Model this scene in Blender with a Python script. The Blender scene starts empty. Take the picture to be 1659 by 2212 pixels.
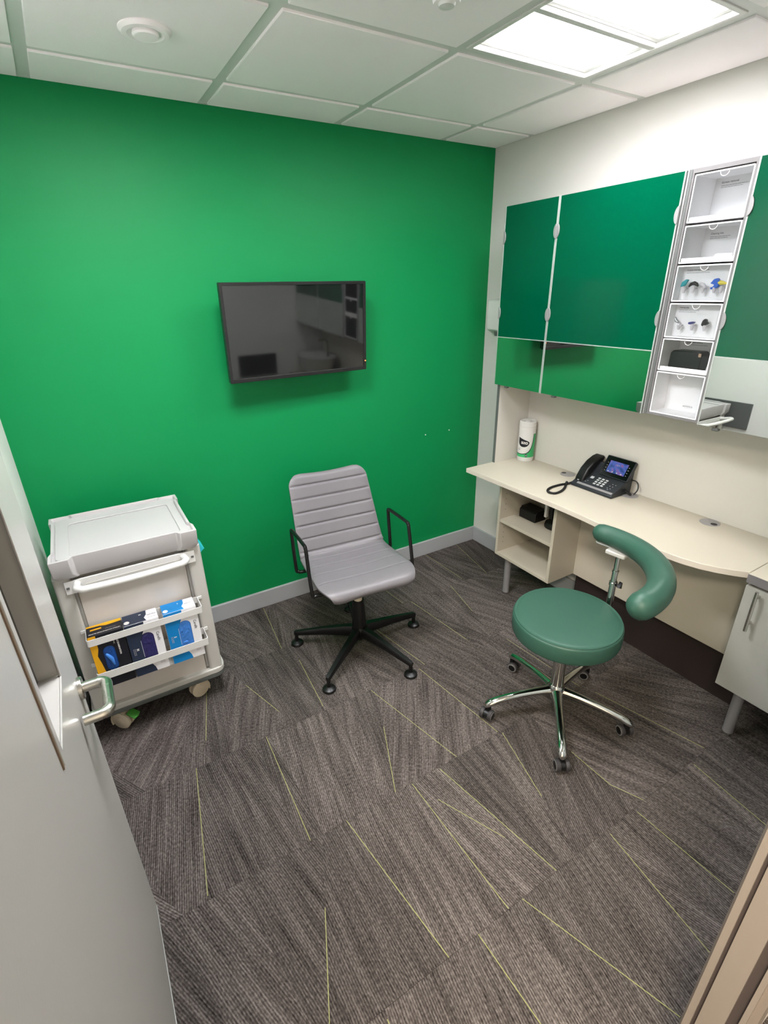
import bpy, bmesh, math, random
from mathutils import Vector, Matrix
random.seed(7)
SC = bpy.context.scene
COL = SC.collection

# ------------------------------------------------------------------ camera
cam_d = bpy.data.cameras.new('camera')
cam = bpy.data.objects.new('camera', cam_d)
COL.objects.link(cam)
cam_d.sensor_fit = 'VERTICAL'
cam_d.sensor_height = 36.0
cam_d.lens = 36.0 * 1081.06 / 2212.0
cam_d.clip_start = 0.01
rx = Vector((0.40302, -0.53191, -0.13299))
th = rx.length
k = rx / th
K = Matrix(((0, -k.z, k.y), (k.z, 0, -k.x), (-k.y, k.x, 0)))
RR = Matrix.Identity(3) + math.sin(th) * K + (1 - math.cos(th)) * (K @ K)
MM = RR @ Matrix(((1, 0, 0), (0, 0, -1), (0, 1, 0)))
m = Matrix((MM[0], -MM[1], -MM[2])).transposed().to_4x4()
m.translation = Vector((-2.26058, -2.52203, 1.70690))
cam.matrix_world = m
SC.camera = cam

# ------------------------------------------------------------------ world, exposure
w = bpy.data.worlds.new('world')
SC.world = w
w.use_nodes = True
w.node_tree.nodes['Background'].inputs[0].default_value = (0.9, 0.95, 1.0, 1)
w.node_tree.nodes['Background'].inputs[1].default_value = 0.12
SC.view_settings.view_transform = 'Standard'
SC.view_settings.look = 'None'
SC.view_settings.gamma = 1.0
SC.view_settings.use_curve_mapping = False
SC.view_settings.exposure = 1.92
PANEL = 10.5          # ceiling light near the white wall (emitters are built with the fixtures)
PANEL2 = 20.0         # ceiling light on the trolley side
CORRIDOR = 25.0       # warm corridor lamp, watts

H = 2.404             # ceiling height
XL = -2.56            # left wall
YF = -2.38            # wall with the doorway
YC = -2.461           # corridor face of that wall


# ------------------------------------------------------------------ materials
def lin(h):
    h = h.lstrip('#')
    out = []
    for i in (0, 2, 4):
        c = int(h[i:i + 2], 16) / 255.0
        out.append(c / 12.92 if c <= 0.04045 else ((c + 0.055) / 1.055) ** 2.4)
    return tuple(out) + (1.0,)


MATS = {}


def mat(name, color, rough=0.5, metal=0.0, bump=0.0, scale=300.0, var=0.0, vscale=6.0, coat=0.0, ior=1.45, spec=0.5,
        rvar=0.0, emit=0.0):
    if name in MATS:
        return MATS[name]
    mt = bpy.data.materials.new(name)
    mt.use_nodes = True
    nt = mt.node_tree
    p = nt.nodes['Principled BSDF']
    c = lin(color) if isinstance(color, str) else color
    p.inputs['Base Color'].default_value = c
    p.inputs['Roughness'].default_value = rough
    p.inputs['Metallic'].default_value = metal
    p.inputs['IOR'].default_value = ior
    p.inputs['Specular IOR Level'].default_value = spec
    p.inputs['Coat Weight'].default_value = coat
    p.inputs['Coat Roughness'].default_value = 0.05
    if emit:
        p.inputs['Emission Color'].default_value = c
        p.inputs['Emission Strength'].default_value = emit
    tc = nt.nodes.new('ShaderNodeTexCoord')
    if var:
        n = nt.nodes.new('ShaderNodeTexNoise')
        n.inputs['Scale'].default_value = vscale
        n.inputs['Detail'].default_value = 4
        nt.links.new(tc.outputs['Object'], n.inputs['Vector'])
        r = nt.nodes.new('ShaderNodeMapRange')
        r.inputs[3].default_value = 1 - var
        r.inputs[4].default_value = 1 + var
        nt.links.new(n.outputs['Fac'], r.inputs[0])
        mx = nt.nodes.new('ShaderNodeVectorMath')
        mx.operation = 'SCALE'
        mx.inputs[0].default_value = c[:3]
        nt.links.new(r.outputs[0], mx.inputs['Scale'])
        nt.links.new(mx.outputs[0], p.inputs['Base Color'])
    if rvar:
        n = nt.nodes.new('ShaderNodeTexNoise')
        n.inputs['Scale'].default_value = 9
        n.inputs['Detail'].default_value = 3
        nt.links.new(tc.outputs['Object'], n.inputs['Vector'])
        r = nt.nodes.new('ShaderNodeMapRange')
        r.inputs[3].default_value = max(0.0, rough - rvar)
        r.inputs[4].default_value = rough + rvar
        nt.links.new(n.outputs['Fac'], r.inputs[0])
        nt.links.new(r.outputs[0], p.inputs['Roughness'])
    if bump:
        n = nt.nodes.new('ShaderNodeTexNoise')
        n.inputs['Scale'].default_value = scale
        n.inputs['Detail'].default_value = 3
        nt.links.new(tc.outputs['Object'], n.inputs['Vector'])
        b = nt.nodes.new('ShaderNodeBump')
        b.inputs['Strength'].default_value = bump
        b.inputs['Distance'].default_value = 0.001
        nt.links.new(n.outputs['Fac'], b.inputs['Height'])
        nt.links.new(b.outputs[0], p.inputs['Normal'])
    MATS[name] = mt
    return mt


def clear_mat():
    mt = bpy.data.materials.new('clear_acrylic')
    mt.use_nodes = True
    nt = mt.node_tree
    for n in list(nt.nodes):
        nt.nodes.remove(n)
    o = nt.nodes.new('ShaderNodeOutputMaterial')
    mx = nt.nodes.new('ShaderNodeMixShader')
    t = nt.nodes.new('ShaderNodeBsdfTransparent')
    t.inputs[0].default_value = (0.97, 0.98, 0.98, 1)
    g = nt.nodes.new('ShaderNodeBsdfGlossy')
    g.inputs['Roughness'].default_value = 0.04
    f = nt.nodes.new('ShaderNodeFresnel')
    f.inputs[0].default_value = 1.35
    nt.links.new(f.outputs[0], mx.inputs[0])
    nt.links.new(t.outputs[0], mx.inputs[1])
    nt.links.new(g.outputs[0], mx.inputs[2])
    nt.links.new(mx.outputs[0], o.inputs[0])
    return mt


M_clear = clear_mat()
M_green = mat('green_wall_paint', '#078448', 0.5, spec=0.28, bump=0.25, scale=420, var=0.03, vscale=2)
M_white = mat('white_wall_paint', '#e4e2de', 0.6, bump=0.2, scale=420, var=0.02, vscale=3)
M_whiter = mat('soft_white_wall_paint', '#d6d3ce', 0.6, bump=0.2, scale=420, var=0.02, vscale=3)
M_ceil = mat('ceiling_board', '#f7f2f3', 0.9, bump=0.4, scale=500, var=0.02, vscale=4)
M_bar = mat('ceiling_grid_metal', '#d0d2ce', 0.45, var=0.02)
M_skirt = mat('grey_skirting', '#a4a6a8', 0.4, var=0.03)
M_splash = mat('pale_grey_laminate', '#c6c3ba', 0.4, var=0.02)
M_cream = mat('cream_laminate', '#b9b2a1', 0.38, var=0.02, vscale=8, bump=0.05, scale=200)
M_edge = mat('desk_edging', '#cfc6b8', 0.45, var=0.02)
M_alu = mat('aluminium', '#9c9a9a', 0.4, 0.4, var=0.03)
M_alulight = mat('light_aluminium', '#bcc0bc', 0.35, 0.4, var=0.02)
M_chrome = mat('chrome', '#cfcfca', 0.07, 1.0, rvar=0.03)
M_steel = mat('brushed_steel', '#c3c1b9', 0.26, 1.0, rvar=0.05)
M_dispgrey = mat('display_grey', '#777474', 0.4, 0.15, var=0.03)
M_boxwhite = mat('display_box_white', '#f3f2f3', 0.4, var=0.01)
M_mirror = mat('mirror_glass', '#d8ddd8', 0.012, 1.0, rvar=0.006)
M_cabgreen = mat('back_painted_green_glass', '#004b31', 0.08, 0.0, ior=1.5, spec=0.55, var=0.02, vscale=2, rvar=0.02)
M_plinth = mat('dark_plinth', '#2c2320', 0.5, var=0.06)
M_greycab = mat('grey_laminate', '#a3a39b', 0.4, var=0.03, vscale=40)
M_doorpaint = mat('grey_door_paint', '#aeaca7', 0.3, var=0.02, bump=0.12, scale=160)
M_frame = mat('door_frame_paint', '#8e847a', 0.42, var=0.02)
M_seal = mat('dark_rubber_seal', '#4f4643', 0.6, var=0.05)
M_brown = mat('brown_bead_shadow', '#6d5a48', 0.5, var=0.05)
M_black = mat('black_plastic', '#0d0d0e', 0.4, var=0.05)
M_blackmetal = mat('black_powder_coat', '#0b0b0b', 0.36, bump=0.1, scale=900, var=0.05)
M_tvframe = mat('tv_bezel', '#1c1b1c', 0.35, var=0.04)
M_screen = mat('tv_screen_glass', '#0f0f10', 0.05, ior=1.75, spec=0.6, rvar=0.02)
M_gloss = mat('gloss_black', '#060607', 0.18, spec=0.3, var=0.02)
M_darkpane = mat('dark_gap_pane', '#0b0b0a', 0.12, spec=0.35, rvar=0.05)  # opaque near-black: the dark gap behind the door painted into the pane
M_tyre = mat('dark_tyre', '#343233', 0.55, var=0.05)
M_leather = mat('grey_leather', '#716e71', 0.38, bump=0.3, scale=700, var=0.03, vscale=20)
M_vinyl = mat('green_vinyl', '#305446', 0.42, bump=0.25, scale=800, var=0.03, vscale=15)
M_whiteplas = mat('white_plastic', '#d9d8d4', 0.35, var=0.015)
M_traywhite = mat('tray_white_plastic', '#b2afae', 0.4, var=0.015)
M_offwhite = mat('offwhite_panel', '#cdc7bf', 0.45, var=0.02, bump=0.05)
M_greypost = mat('trolley_grey_plastic', '#bdbbb4', 0.45, var=0.02)
M_darkgrey = mat('dark_grey_plastic', '#5c605d', 0.5, var=0.04)
M_railgrey = mat('rail_grey', '#8f8d88', 0.5, var=0.03)
M_castor = mat('beige_castor', '#d8cbb4', 0.45, var=0.03)
M_greenpedal = mat('green_pedal', '#4c9a3d', 0.5, var=0.03)
M_rubgrey = mat('castor_tread_grey', '#6c6a68', 0.6, var=0.05)
M_teal = mat('teal_plastic', '#2fb9c4', 0.4, var=0.03)
M_paper = mat('white_card', '#ebeaec', 0.6, var=0.015)
M_ink = mat('grey_ink', '#6a6a70', 0.7, var=0.05)
M_inklight = mat('pale_ink', '#a3a2a8', 0.7, var=0.05)
M_navy = mat('navy_print', '#273247', 0.4, var=0.03)
M_boxblack = mat('black_print', '#15161e', 0.4, var=0.03)
M_yellow = mat('yellow_print', '#e0a513', 0.45, var=0.03)
M_blue = mat('blue_print', '#0a7fc4', 0.42, var=0.03)
M_glblue = mat('blue_nitrile', '#3f7fd0', 0.5, var=0.1, vscale=60)
M_glindigo = mat('indigo_nitrile', '#2b2860', 0.55, var=0.12, vscale=60)
M_glroyal = mat('royal_blue_nitrile', '#12468c', 0.5, var=0.15, vscale=60)
M_cangreen = mat('label_green', '#35ab66', 0.4, var=0.03)
M_whitetext = mat('white_print', '#eceae6', 0.5, var=0.01)
M_wallgrey = mat('dark_grey_board', '#5c5d5d', 0.5, var=0.03)
M_copper = mat('copper_latch', '#c9a48c', 0.35, 0.6, var=0.03)
M_key = mat('grey_keycap', '#b9bcbc', 0.45, var=0.02)
M_phone = mat('phone_charcoal', '#22262a', 0.42, var=0.04)
M_ceramic = mat('white_ceramic', '#d8d8d4', 0.12, var=0.01)
M_plug = mat('white_wall_plug', '#e6e6e0', 0.5, var=0.01)
M_led = mat('red_led', (1.0, 0.16, 0.04, 1), 0.5, emit=1.2)
M_panel = mat('light_panel', (0.965, 0.962, 1.0, 1), 0.5, emit=PANEL)
M_panel2 = mat('light_panel_left', (0.965, 0.962, 1.0, 1), 0.5, emit=PANEL2)
M_earblue = mat('ear_blue', '#2a62c8', 0.4, var=0.05)
M_earyellow = mat('ear_yellow', '#e8d64a', 0.4, var=0.05)
M_earblack = mat('ear_black', '#2a2224', 0.4, var=0.05)
M_earteal = mat('ear_teal', '#2d9aa3', 0.4, var=0.05)
M_earclear = mat('ear_clear_silicone', '#d5d0d4', 0.3, var=0.03)
M_silver = mat('silver_shell', '#a6a6a8', 0.3, 0.4, var=0.03)
M_purple = mat('purple_shell', '#3f3a78', 0.35, var=0.04)
M_thread = mat('lime_thread', '#8b8c5c', 0.9, var=0.5, vscale=220)


def screen_mat():
    mt = bpy.data.materials.new('phone_display')
    mt.use_nodes = True
    nt = mt.node_tree
    p = nt.nodes['Principled BSDF']
    p.inputs['Base Color'].default_value = (0.01, 0.01, 0.02, 1)
    p.inputs['Roughness'].default_value = 0.15
    tc = nt.nodes.new('ShaderNodeTexCoord')
    n = nt.nodes.new('ShaderNodeTexNoise')
    n.inputs['Scale'].default_value = 38
    n.inputs['Detail'].default_value = 3
    nt.links.new(tc.outputs['Object'], n.inputs['Vector'])
    r = nt.nodes.new('ShaderNodeValToRGB')
    e = r.color_ramp.elements
    e[0].position = 0.38
    e[0].color = (0.03, 0.07, 0.28, 1)
    e[1].position = 0.62
    e[1].color = (0.30, 0.12, 0.34, 1)
    x = r.color_ramp.elements.new(0.5)
    x.color = (0.09, 0.15, 0.55, 1)
    nt.links.new(n.outputs['Fac'], r.inputs[0])
    nt.links.new(r.outputs[0], p.inputs['Emission Color'])
    p.inputs['Emission Strength'].default_value = 0.2
    return mt


M_disp = screen_mat()


def carpet_mat():
    mt = bpy.data.materials.new('carpet_loops')
    mt.use_nodes = True
    nt = mt.node_tree
    L = nt.links.new
    N = nt.nodes.new
    p = nt.nodes['Principled BSDF']
    p.inputs['Roughness'].default_value = 0.95
    p.inputs['Specular IOR Level'].default_value = 0.15
    uv = N('ShaderNodeUVMap')
    sep = N('ShaderNodeSeparateXYZ')
    L(uv.outputs[0], sep.inputs[0])
    # slow wobble so the rows are not ruler straight
    nz = N('ShaderNodeTexNoise')
    nz.inputs['Scale'].default_value = 9
    L(uv.outputs[0], nz.inputs['Vector'])
    wob = N('ShaderNodeMath'); wob.operation = 'MULTIPLY_ADD'
    wob.inputs[1].default_value = 0.006
    L(nz.outputs['Fac'], wob.inputs[0])
    L(sep.outputs[0], wob.inputs[2])
    sc = N('ShaderNodeMath'); sc.operation = 'MULTIPLY'
    sc.inputs[1].default_value = 2 * math.pi / 0.0068
    L(wob.outputs[0], sc.inputs[0])
    sn = N('ShaderNodeMath'); sn.operation = 'SINE'
    L(sc.outputs[0], sn.inputs[0])
    # row index noise: each yarn row has its own tone
    cm = N('ShaderNodeCombineXYZ')
    mu = N('ShaderNodeMath'); mu.operation = 'MULTIPLY'; mu.inputs[1].default_value = 147
    mv = N('ShaderNodeMath'); mv.operation = 'MULTIPLY'; mv.inputs[1].default_value = 2.2
    L(wob.outputs[0], mu.inputs[0]); L(sep.outputs[1], mv.inputs[0])
    L(mu.outputs[0], cm.inputs[0]); L(mv.outputs[0], cm.inputs[1])
    n1 = N('ShaderNodeTexNoise'); n1.inputs['Scale'].default_value = 1.0; n1.inputs['Detail'].default_value = 2
    L(cm.outputs[0], n1.inputs['Vector'])
    # loop flecks
    cm2 = N('ShaderNodeCombineXYZ')
    mu2 = N('ShaderNodeMath'); mu2.operation = 'MULTIPLY'; mu2.inputs[1].default_value = 165
    mv2 = N('ShaderNodeMath'); mv2.operation = 'MULTIPLY'; mv2.inputs[1].default_value = 105
    L(sep.outputs[0], mu2.inputs[0]); L(sep.outputs[1], mv2.inputs[0])
    L(mu2.outputs[0], cm2.inputs[0]); L(mv2.outputs[0], cm2.inputs[1])
    n2 = N('ShaderNodeTexNoise'); n2.inputs['Scale'].default_value = 1.0; n2.inputs['Detail'].default_value = 3
    L(cm2.outputs[0], n2.inputs['Vector'])
    # wide heather bands
    cm3 = N('ShaderNodeCombineXYZ')
    mu3 = N('ShaderNodeMath'); mu3.operation = 'MULTIPLY'; mu3.inputs[1].default_value = 36
    mv3 = N('ShaderNodeMath'); mv3.operation = 'MULTIPLY'; mv3.inputs[1].default_value = 3.6
    L(sep.outputs[0], mu3.inputs[0]); L(sep.outputs[1], mv3.inputs[0])
    L(mu3.outputs[0], cm3.inputs[0]); L(mv3.outputs[0], cm3.inputs[1])
    n3 = N('ShaderNodeTexNoise'); n3.inputs['Scale'].default_value = 1.0; n3.inputs['Detail'].default_value = 3
    L(cm3.outputs[0], n3.inputs['Vector'])
    # combine: v = 0.5 + .. contributions
    def madd(a, f, add):
        q = N('ShaderNodeMath'); q.operation = 'MULTIPLY_ADD'
        L(a, q.inputs[0]); q.inputs[1].default_value = f
        if isinstance(add, float):
            q.inputs[2].default_value = add
        else:
            L(add, q.inputs[2])
        return q.outputs[0]
    v = madd(sn.outputs[0], 0.18, -0.95)
    v = madd(n1.outputs['Fac'], 0.70, v)
    v = madd(n2.outputs['Fac'], 1.35, v)
    v = madd(n3.outputs['Fac'], 0.85, v)
    rp = N('ShaderNodeValToRGB')
    e = rp.color_ramp.elements
    e[0].position = 0.0; e[0].color = (0.014, 0.010, 0.009, 1)
    e[1].position = 1.0; e[1].color = (0.196, 0.170, 0.156, 1)
    x = rp.color_ramp.elements.new(0.5); x.color = (0.077, 0.065, 0.059, 1)
    L(v, rp.inputs[0])
    at = N('ShaderNodeAttribute'); at.attribute_name = 'tone'
    ml = N('ShaderNodeVectorMath'); ml.operation = 'MULTIPLY'
    L(rp.outputs[0], ml.inputs[0]); L(at.outputs['Color'], ml.inputs[1])
    L(ml.outputs[0], p.inputs['Base Color'])
    b = N('ShaderNodeBump'); b.inputs['Strength'].default_value = 0.5; b.inputs['Distance'].default_value = 0.002
    hh = madd(n2.outputs['Fac'], 0.7, sn.outputs[0])
    L(hh, b.inputs['Height'])
    L(b.outputs[0], p.inputs['Normal'])
    return mt


M_carpet = carpet_mat()


# ------------------------------------------------------------------ mesh helpers
def rect(a0, a1, b0, b1, r=0.0, n=4):
    if r <= 0:
        return [(a0, b0), (a1, b0), (a1, b1), (a0, b1)]
    pts = []
    for cx, cy, s in ((a1 - r, b0 + r, -90), (a1 - r, b1 - r, 0), (a0 + r, b1 - r, 90), (a0 + r, b0 + r, 180)):
        for i in range(n + 1):
            t = math.radians(s + 90 * i / n)
            pts.append((cx + r * math.cos(t), cy + r * math.sin(t)))
    return pts


def place3(axis, p, c):
    if axis == 'x':
        return (c, p[0], p[1])
    if axis == 'y':
        return (p[0], c, p[1])
    return (p[0], p[1], c)


class B:
    def __init__(s):
        s.bm = bmesh.new()

    def face(s, vs, mi=0):
        try:
            f = s.bm.faces.new(vs)
            f.material_index = mi
            return f
        except ValueError:
            return None

    def box(s, x0, x1, y0, y1, z0, z1, mi=0):
        return s.prism(rect(min(x0, x1), max(x0, x1), min(y0, y1), max(y0, y1)), 'z', z0, z1, mi)

    def prism(s, pts, axis, a, b, mi=0):
        A = [s.bm.verts.new(place3(axis, p, a)) for p in pts]
        Bv = [s.bm.verts.new(place3(axis, p, b)) for p in pts]
        n = len(pts)
        s.face(A[::-1], mi)
        s.face(Bv, mi)
        for i in range(n):
            s.face([A[i], A[(i + 1) % n], Bv[(i + 1) % n], Bv[i]], mi)
        return s

    def ring(s, outer, inner, axis, a, b, mi=0):
        rows = [[s.bm.verts.new(place3(axis, p, c)) for p in pl] for pl, c in
                ((outer, a), (outer, b), (inner, b), (inner, a))]
        n = len(outer)
        for r in range(4):
            P, Q = rows[r], rows[(r + 1) % 4]
            for i in range(n):
                s.face([P[i], P[(i + 1) % n], Q[(i + 1) % n], Q[i]], mi)
        return s

    def loft(s, rings, cap0=True, cap1=True, closed=False, mi=0):
        R = [[s.bm.verts.new(p) for p in r] for r in rings]
        n = len(rings[0])
        for j in range(len(R) - (0 if closed else 1)):
            P, Q = R[j], R[(j + 1) % len(R)]
            for i in range(n):
                s.face([P[i], P[(i + 1) % n], Q[(i + 1) % n], Q[i]], mi)
        if not closed:
            if cap0:
                s.face(R[0][::-1], mi)
            if cap1:
                s.face(R[-1], mi)
        return s

    def tube(s, path, rad, n=10, closed=False, mi=0, flat=1.0, up=None, round_caps=False):
        path = [Vector(p) for p in path]
        if not isinstance(rad, (list, tuple)):
            rad = [rad] * len(path)
        rad = list(rad)
        if round_caps and not closed:
            for end in (0, -1):
                d = (path[0] - path[1]) if end == 0 else (path[-1] - path[-2])
                d.normalize()
                c, r = path[end].copy(), rad[end]
                ex = [(c + d * r * 0.5, r * 0.86), (c + d * r * 0.85, r * 0.5), (c + d * r, r * 0.08)]
                for q, rr in ex:
                    if end == 0:
                        path.insert(0, q); rad.insert(0, rr)
                    else:
                        path.append(q); rad.append(rr)
        rings = []
        N0 = len(path)
        prev = None
        for i in range(N0):
            if closed:
                t = path[(i + 1) % N0] - path[i - 1]
            else:
                t = path[min(i + 1, N0 - 1)] - path[max(i - 1, 0)]
            t.normalize()
            if up is not None:
                u = Vector(up)
            elif prev is None:
                u = Vector((0, 0, 1)) if abs(t.z) < 0.9 else Vector((1, 0, 0))
            else:
                u = prev
            u = (u - t * u.dot(t)).normalized()
            prev = u
            v = t.cross(u)
            rings.append([path[i] + (v * math.cos(2 * math.pi * q / n) + u * flat * math.sin(2 * math.pi * q / n)) * rad[i]
                          for q in range(n)])
        return s.loft(rings, closed=closed, mi=mi)

    def cyl(s, p0, p1, r0, r1=None, n=20, mi=0):
        return s.tube([p0, p1], [r0, r0 if r1 is None else r1], n, mi=mi)

    def lathe(s, prof, c=(0, 0, 0), n=28, axis='z', mi=0, sx=1.0, sy=1.0):
        rings = []
        for r, h in prof:
            row = []
            for q in range(n):
                t = 2 * math.pi * q / n
                a, b = r * math.cos(t) * sx, r * math.sin(t) * sy
                p = (a, b, h) if axis == 'z' else ((h, a, b) if axis == 'x' else (a, h, b))
                row.append((c[0] + p[0], c[1] + p[1], c[2] + p[2]))
            rings.append(row)
        return s.loft(rings, mi=mi)

    def ball(s, c, r, sc=(1, 1, 1), n=12, mi=0):
        prof = [(max(1e-4, r * math.sin(math.pi * i / 8)), -r * math.cos(math.pi * i / 8)) for i in range(9)]
        rings = []
        for rr, h in prof:
            rings.append([(c[0] + rr * math.cos(2 * math.pi * q / n) * sc[0], c[1] + rr * math.sin(2 * math.pi * q / n) * sc[1],
                           c[2] + h * sc[2]) for q in range(n)])
        return s.loft(rings, mi=mi)

    def text(s, string, size, mtx, mi=0, align='LEFT', bold=0.0):
        cu = bpy.data.curves.new('t', 'FONT')
        cu.body = string
        cu.size = size
        cu.align_x = align
        cu.offset = bold
        cu.resolution_u = 5 if size > 0.02 else 2
        ob = bpy.data.objects.new('t', cu)
        COL.objects.link(ob)
        dg = bpy.context.evaluated_depsgraph_get()
        me = bpy.data.meshes.new_from_object(ob.evaluated_get(dg))
        bpy.data.objects.remove(ob)
        bpy.data.curves.remove(cu)
        base = len(s.bm.verts)
        vs = [s.bm.verts.new(mtx @ v.co) for v in me.vertices]
        for pl in me.polygons:
            s.face([vs[i] for i in pl.vertices], mi)
        bpy.data.meshes.remove(me)
        return s

    def xform(s, mtx):
        bmesh.ops.transform(s.bm, matrix=mtx, verts=s.bm.verts)
        return s

    def build(s, name, mats, parent=None, world_from=None, bevel=0.0, seg=2, smooth=True, angle=0.65, label=None, recalc=True):
        if recalc:
            bmesh.ops.recalc_face_normals(s.bm, faces=s.bm.faces)
        if world_from is not None:
            bmesh.ops.translate(s.bm, vec=-Vector(world_from), verts=s.bm.verts)
        me = bpy.data.meshes.new(name)
        s.bm.to_mesh(me)
        s.bm.free()
        if not isinstance(mats, (list, tuple)):
            mats = [mats]
        for x in mats:
            me.materials.append(x)
        if smooth and len(me.polygons):
            me.shade_smooth()
            me.set_sharp_from_angle(angle=angle)
        o = bpy.data.objects.new(name, me)
        COL.objects.link(o)
        if parent is not None:
            o.parent = parent
        if bevel:
            md = o.modifiers.new('bevel', 'BEVEL')
            md.width = bevel
            md.segments = seg
            md.limit_method = 'ANGLE'
            md.angle_limit = 0.6
            md.harden_normals = False
        if label:
            o['label'] = label
        if name in ('lettering', 'printed_text', 'printed_logo', 'screen_icons', 'function_keys'):
            o['kind'] = 'stuff'
        return o


def thing(name, label, cat, loc=(0, 0, 0), rotz=0.0, group=None):
    o = bpy.data.objects.new(name, None)
    o.empty_display_size = 0.05
    COL.objects.link(o)
    o.location = loc
    o.rotation_euler = (0, 0, rotz)
    o['label'] = label
    o['category'] = cat
    if group:
        o['group'] = group
    return o


def tag(o, label, cat, group=None):
    o['label'] = label
    o['category'] = cat
    if group:
        o['group'] = group
    return o


def struct(o, label=None):
    o['kind'] = 'structure'
    if label:
        o['label'] = label
    return o


def basis(origin, xdir, ydir):
    x = Vector(xdir).normalized()
    y = Vector(ydir).normalized()
    z = x.cross(y)
    mtx = Matrix((x, y, z)).transposed().to_4x4()
    mtx.translation = Vector(origin)
    return mtx


# ------------------------------------------------------------------ room shell
floor = struct(B().box(-3.6, 0.12, -4.2, 0.12, -0.12, -0.006).build('floor', M_seal), 'dark carpeted floor laid in square tiles')
wall_back = struct(B().box(XL - 0.1, 0.1, 0.0, 0.1, -0.006, 2.6).build('wall_back', M_green), 'bright green painted wall')
for px, pz in ((-0.447, 0.859), (-0.259, 0.861)):
    B().lathe([(0.0001, -0.0015), (0.0035, -0.0012), (0.004, 0.0)], (px, 0, pz), 10, 'y').build('wall_plug', M_plug, wall_back)
wall_right = struct(B().box(0.0, 0.1, YC, 0.0, -0.006, 2.6).build('wall_right', M_whiter), 'white painted wall behind the desk')
wall_left = struct(B().box(XL - 0.1, XL, YC, 0.0, -0.006, 2.6).build('wall_left', M_white), 'white painted wall behind the trolley')
DX0, DX1 = -2.46, -1.43           # rough opening
b = B()
b.box(XL, DX0, YC, YF, -0.006, 2.6).box(DX1, 0.0, YC, YF, -0.006, 2.6).box(DX0, DX1, YC, YF, 2.12, 2.6)
wall_front = struct(b.build('wall_front', M_white), 'white wall with the doorway')
# corridor beyond the doorway (behind the camera)
struct(B().box(-3.6, 0.12, -4.2, -4.1, -0.006, 2.6).build('wall_corridor', M_white), 'pale corridor wall')
struct(B().box(-3.7, -3.6, -4.2, YC, -0.006, 2.6).build('wall_corridor_end', M_white), 'pale end wall of the corridor')
struct(B().box(0.0, 0.12, -4.1, YC, -0.006, 2.6).build('wall_corridor_far', M_white), 'pale far wall of the corridor')
struct(B().box(-3.6, XL - 0.1, YC, YC + 0.08, -0.006, 2.6).build('wall_corridor_side', M_white), 'pale corridor wall beside the doorway')
struct(B().box(-3.7, 0.12, -4.2, YC, 2.46, 2.6).build('ceiling_corridor', M_ceil), 'pale corridor ceiling')
cl = bpy.data.lights.new('corridor_lamp', 'AREA')
cl.energy = CORRIDOR
cl.size = 0.5
cl.color = (1.0, 0.88, 0.72)
clo = bpy.data.objects.new('corridor_lamp', cl)
COL.objects.link(clo)
clo.location = (-2.75, -3.0, 2.44)

# skirting boards
def skirt(name, x0, x1, y0, y1, lab):
    o = B().box(x0, x1, y0, y1, 0.0, 0.105).build(name, M_skirt, bevel=0.003)
    return struct(o, lab)


skirt('baseboard_back', XL, -0.016, -0.016, 0.0, 'grey skirting under the green wall')
skirt('baseboard_right', -0.016, 0.0, -2.38, 0.0, 'grey skirting under the white right wall')
skirt('baseboard_left', XL, XL + 0.016, YF, -0.016, 'grey skirting under the left wall')
skirt('baseboard_front', DX1 + 0.06, -0.016, YF, YF + 0.016, 'grey skirting beside the doorway')

# ------------------------------------------------------------------ carpet tiles
ROWS = [0.0, -0.4285, -0.935, -1.437, -1.9395, YC - 0.30]
# yellow threads: row -> (x at upper y, upper y, x at lower y, lower y)
THREADS = {
    0: [(-0.442, -0.007, -0.432, -0.402), (-0.167, -0.004, -0.253, -0.4285), (-1.62, -0.02, -1.66, -0.4285), (-0.93, -0.1, -0.90, -0.4285)],
    1: [(-1.9, -0.59, -1.823, -0.832), (-1.616, -0.56, -1.644, -0.909), (-2.047, -0.44, -2.138, -0.819),
        (-0.546, -0.43, -0.608, -0.709), (-1.18, -0.45, -1.10, -0.93), (-0.85, -0.44, -0.80, -0.90)],
    2: [(-1.918, -0.935, -1.934, -1.434), (-2.203, -0.935, -2.274, -1.424), (-1.474, -1.154, -1.594, -1.437),
        (-1.413, -0.94, -1.305, -1.437), (-1.141, -0.94, -1.082, -1.431), (-0.62, -1.0, -0.58, -1.437)],
    3: [(-1.798, -1.437, -1.736, -1.94), (-1.978, -1.645, -2.08, -1.89), (-1.522, -1.44, -1.51, -1.938),
        (-1.069, -1.445, -1.149, -1.734), (-1.394, -1.445, -1.304, -1.939), (-1.477, -1.543, -1.369, -1.774),
        (-0.902, -1.66, -0.898, -1.835), (-0.898, -1.835, -0.849, -1.9395), (-0.55, -1.5, -0.44, -1.93)],
    4: [(-1.057, -1.953, -1.112, -2.312), (-0.909, -1.954, -0.896, -2.268), (-1.455, -1.94, -1.313, -2.347),
        (-1.63, -1.94, -1.622, -2.25), (-1.95, -1.96, -1.97, -2.3), (-0.55, -1.95, -0.60, -2.37)],
}


def clip(poly, xc, keep_greater):
    out = []
    for i in range(len(poly)):
        p, q = poly[i], poly[(i + 1) % len(poly)]
        ip = (p[0] >= xc) == keep_greater or p[0] == xc
        iq = (q[0] >= xc) == keep_greater or q[0] == xc
        if ip:
            out.append(p)
        if ip != iq and abs(q[0] - p[0]) > 1e-9:
            t = (xc - p[0]) / (q[0] - p[0])
            out.append((xc, p[1] + t * (q[1] - p[1])))
    return out


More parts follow.
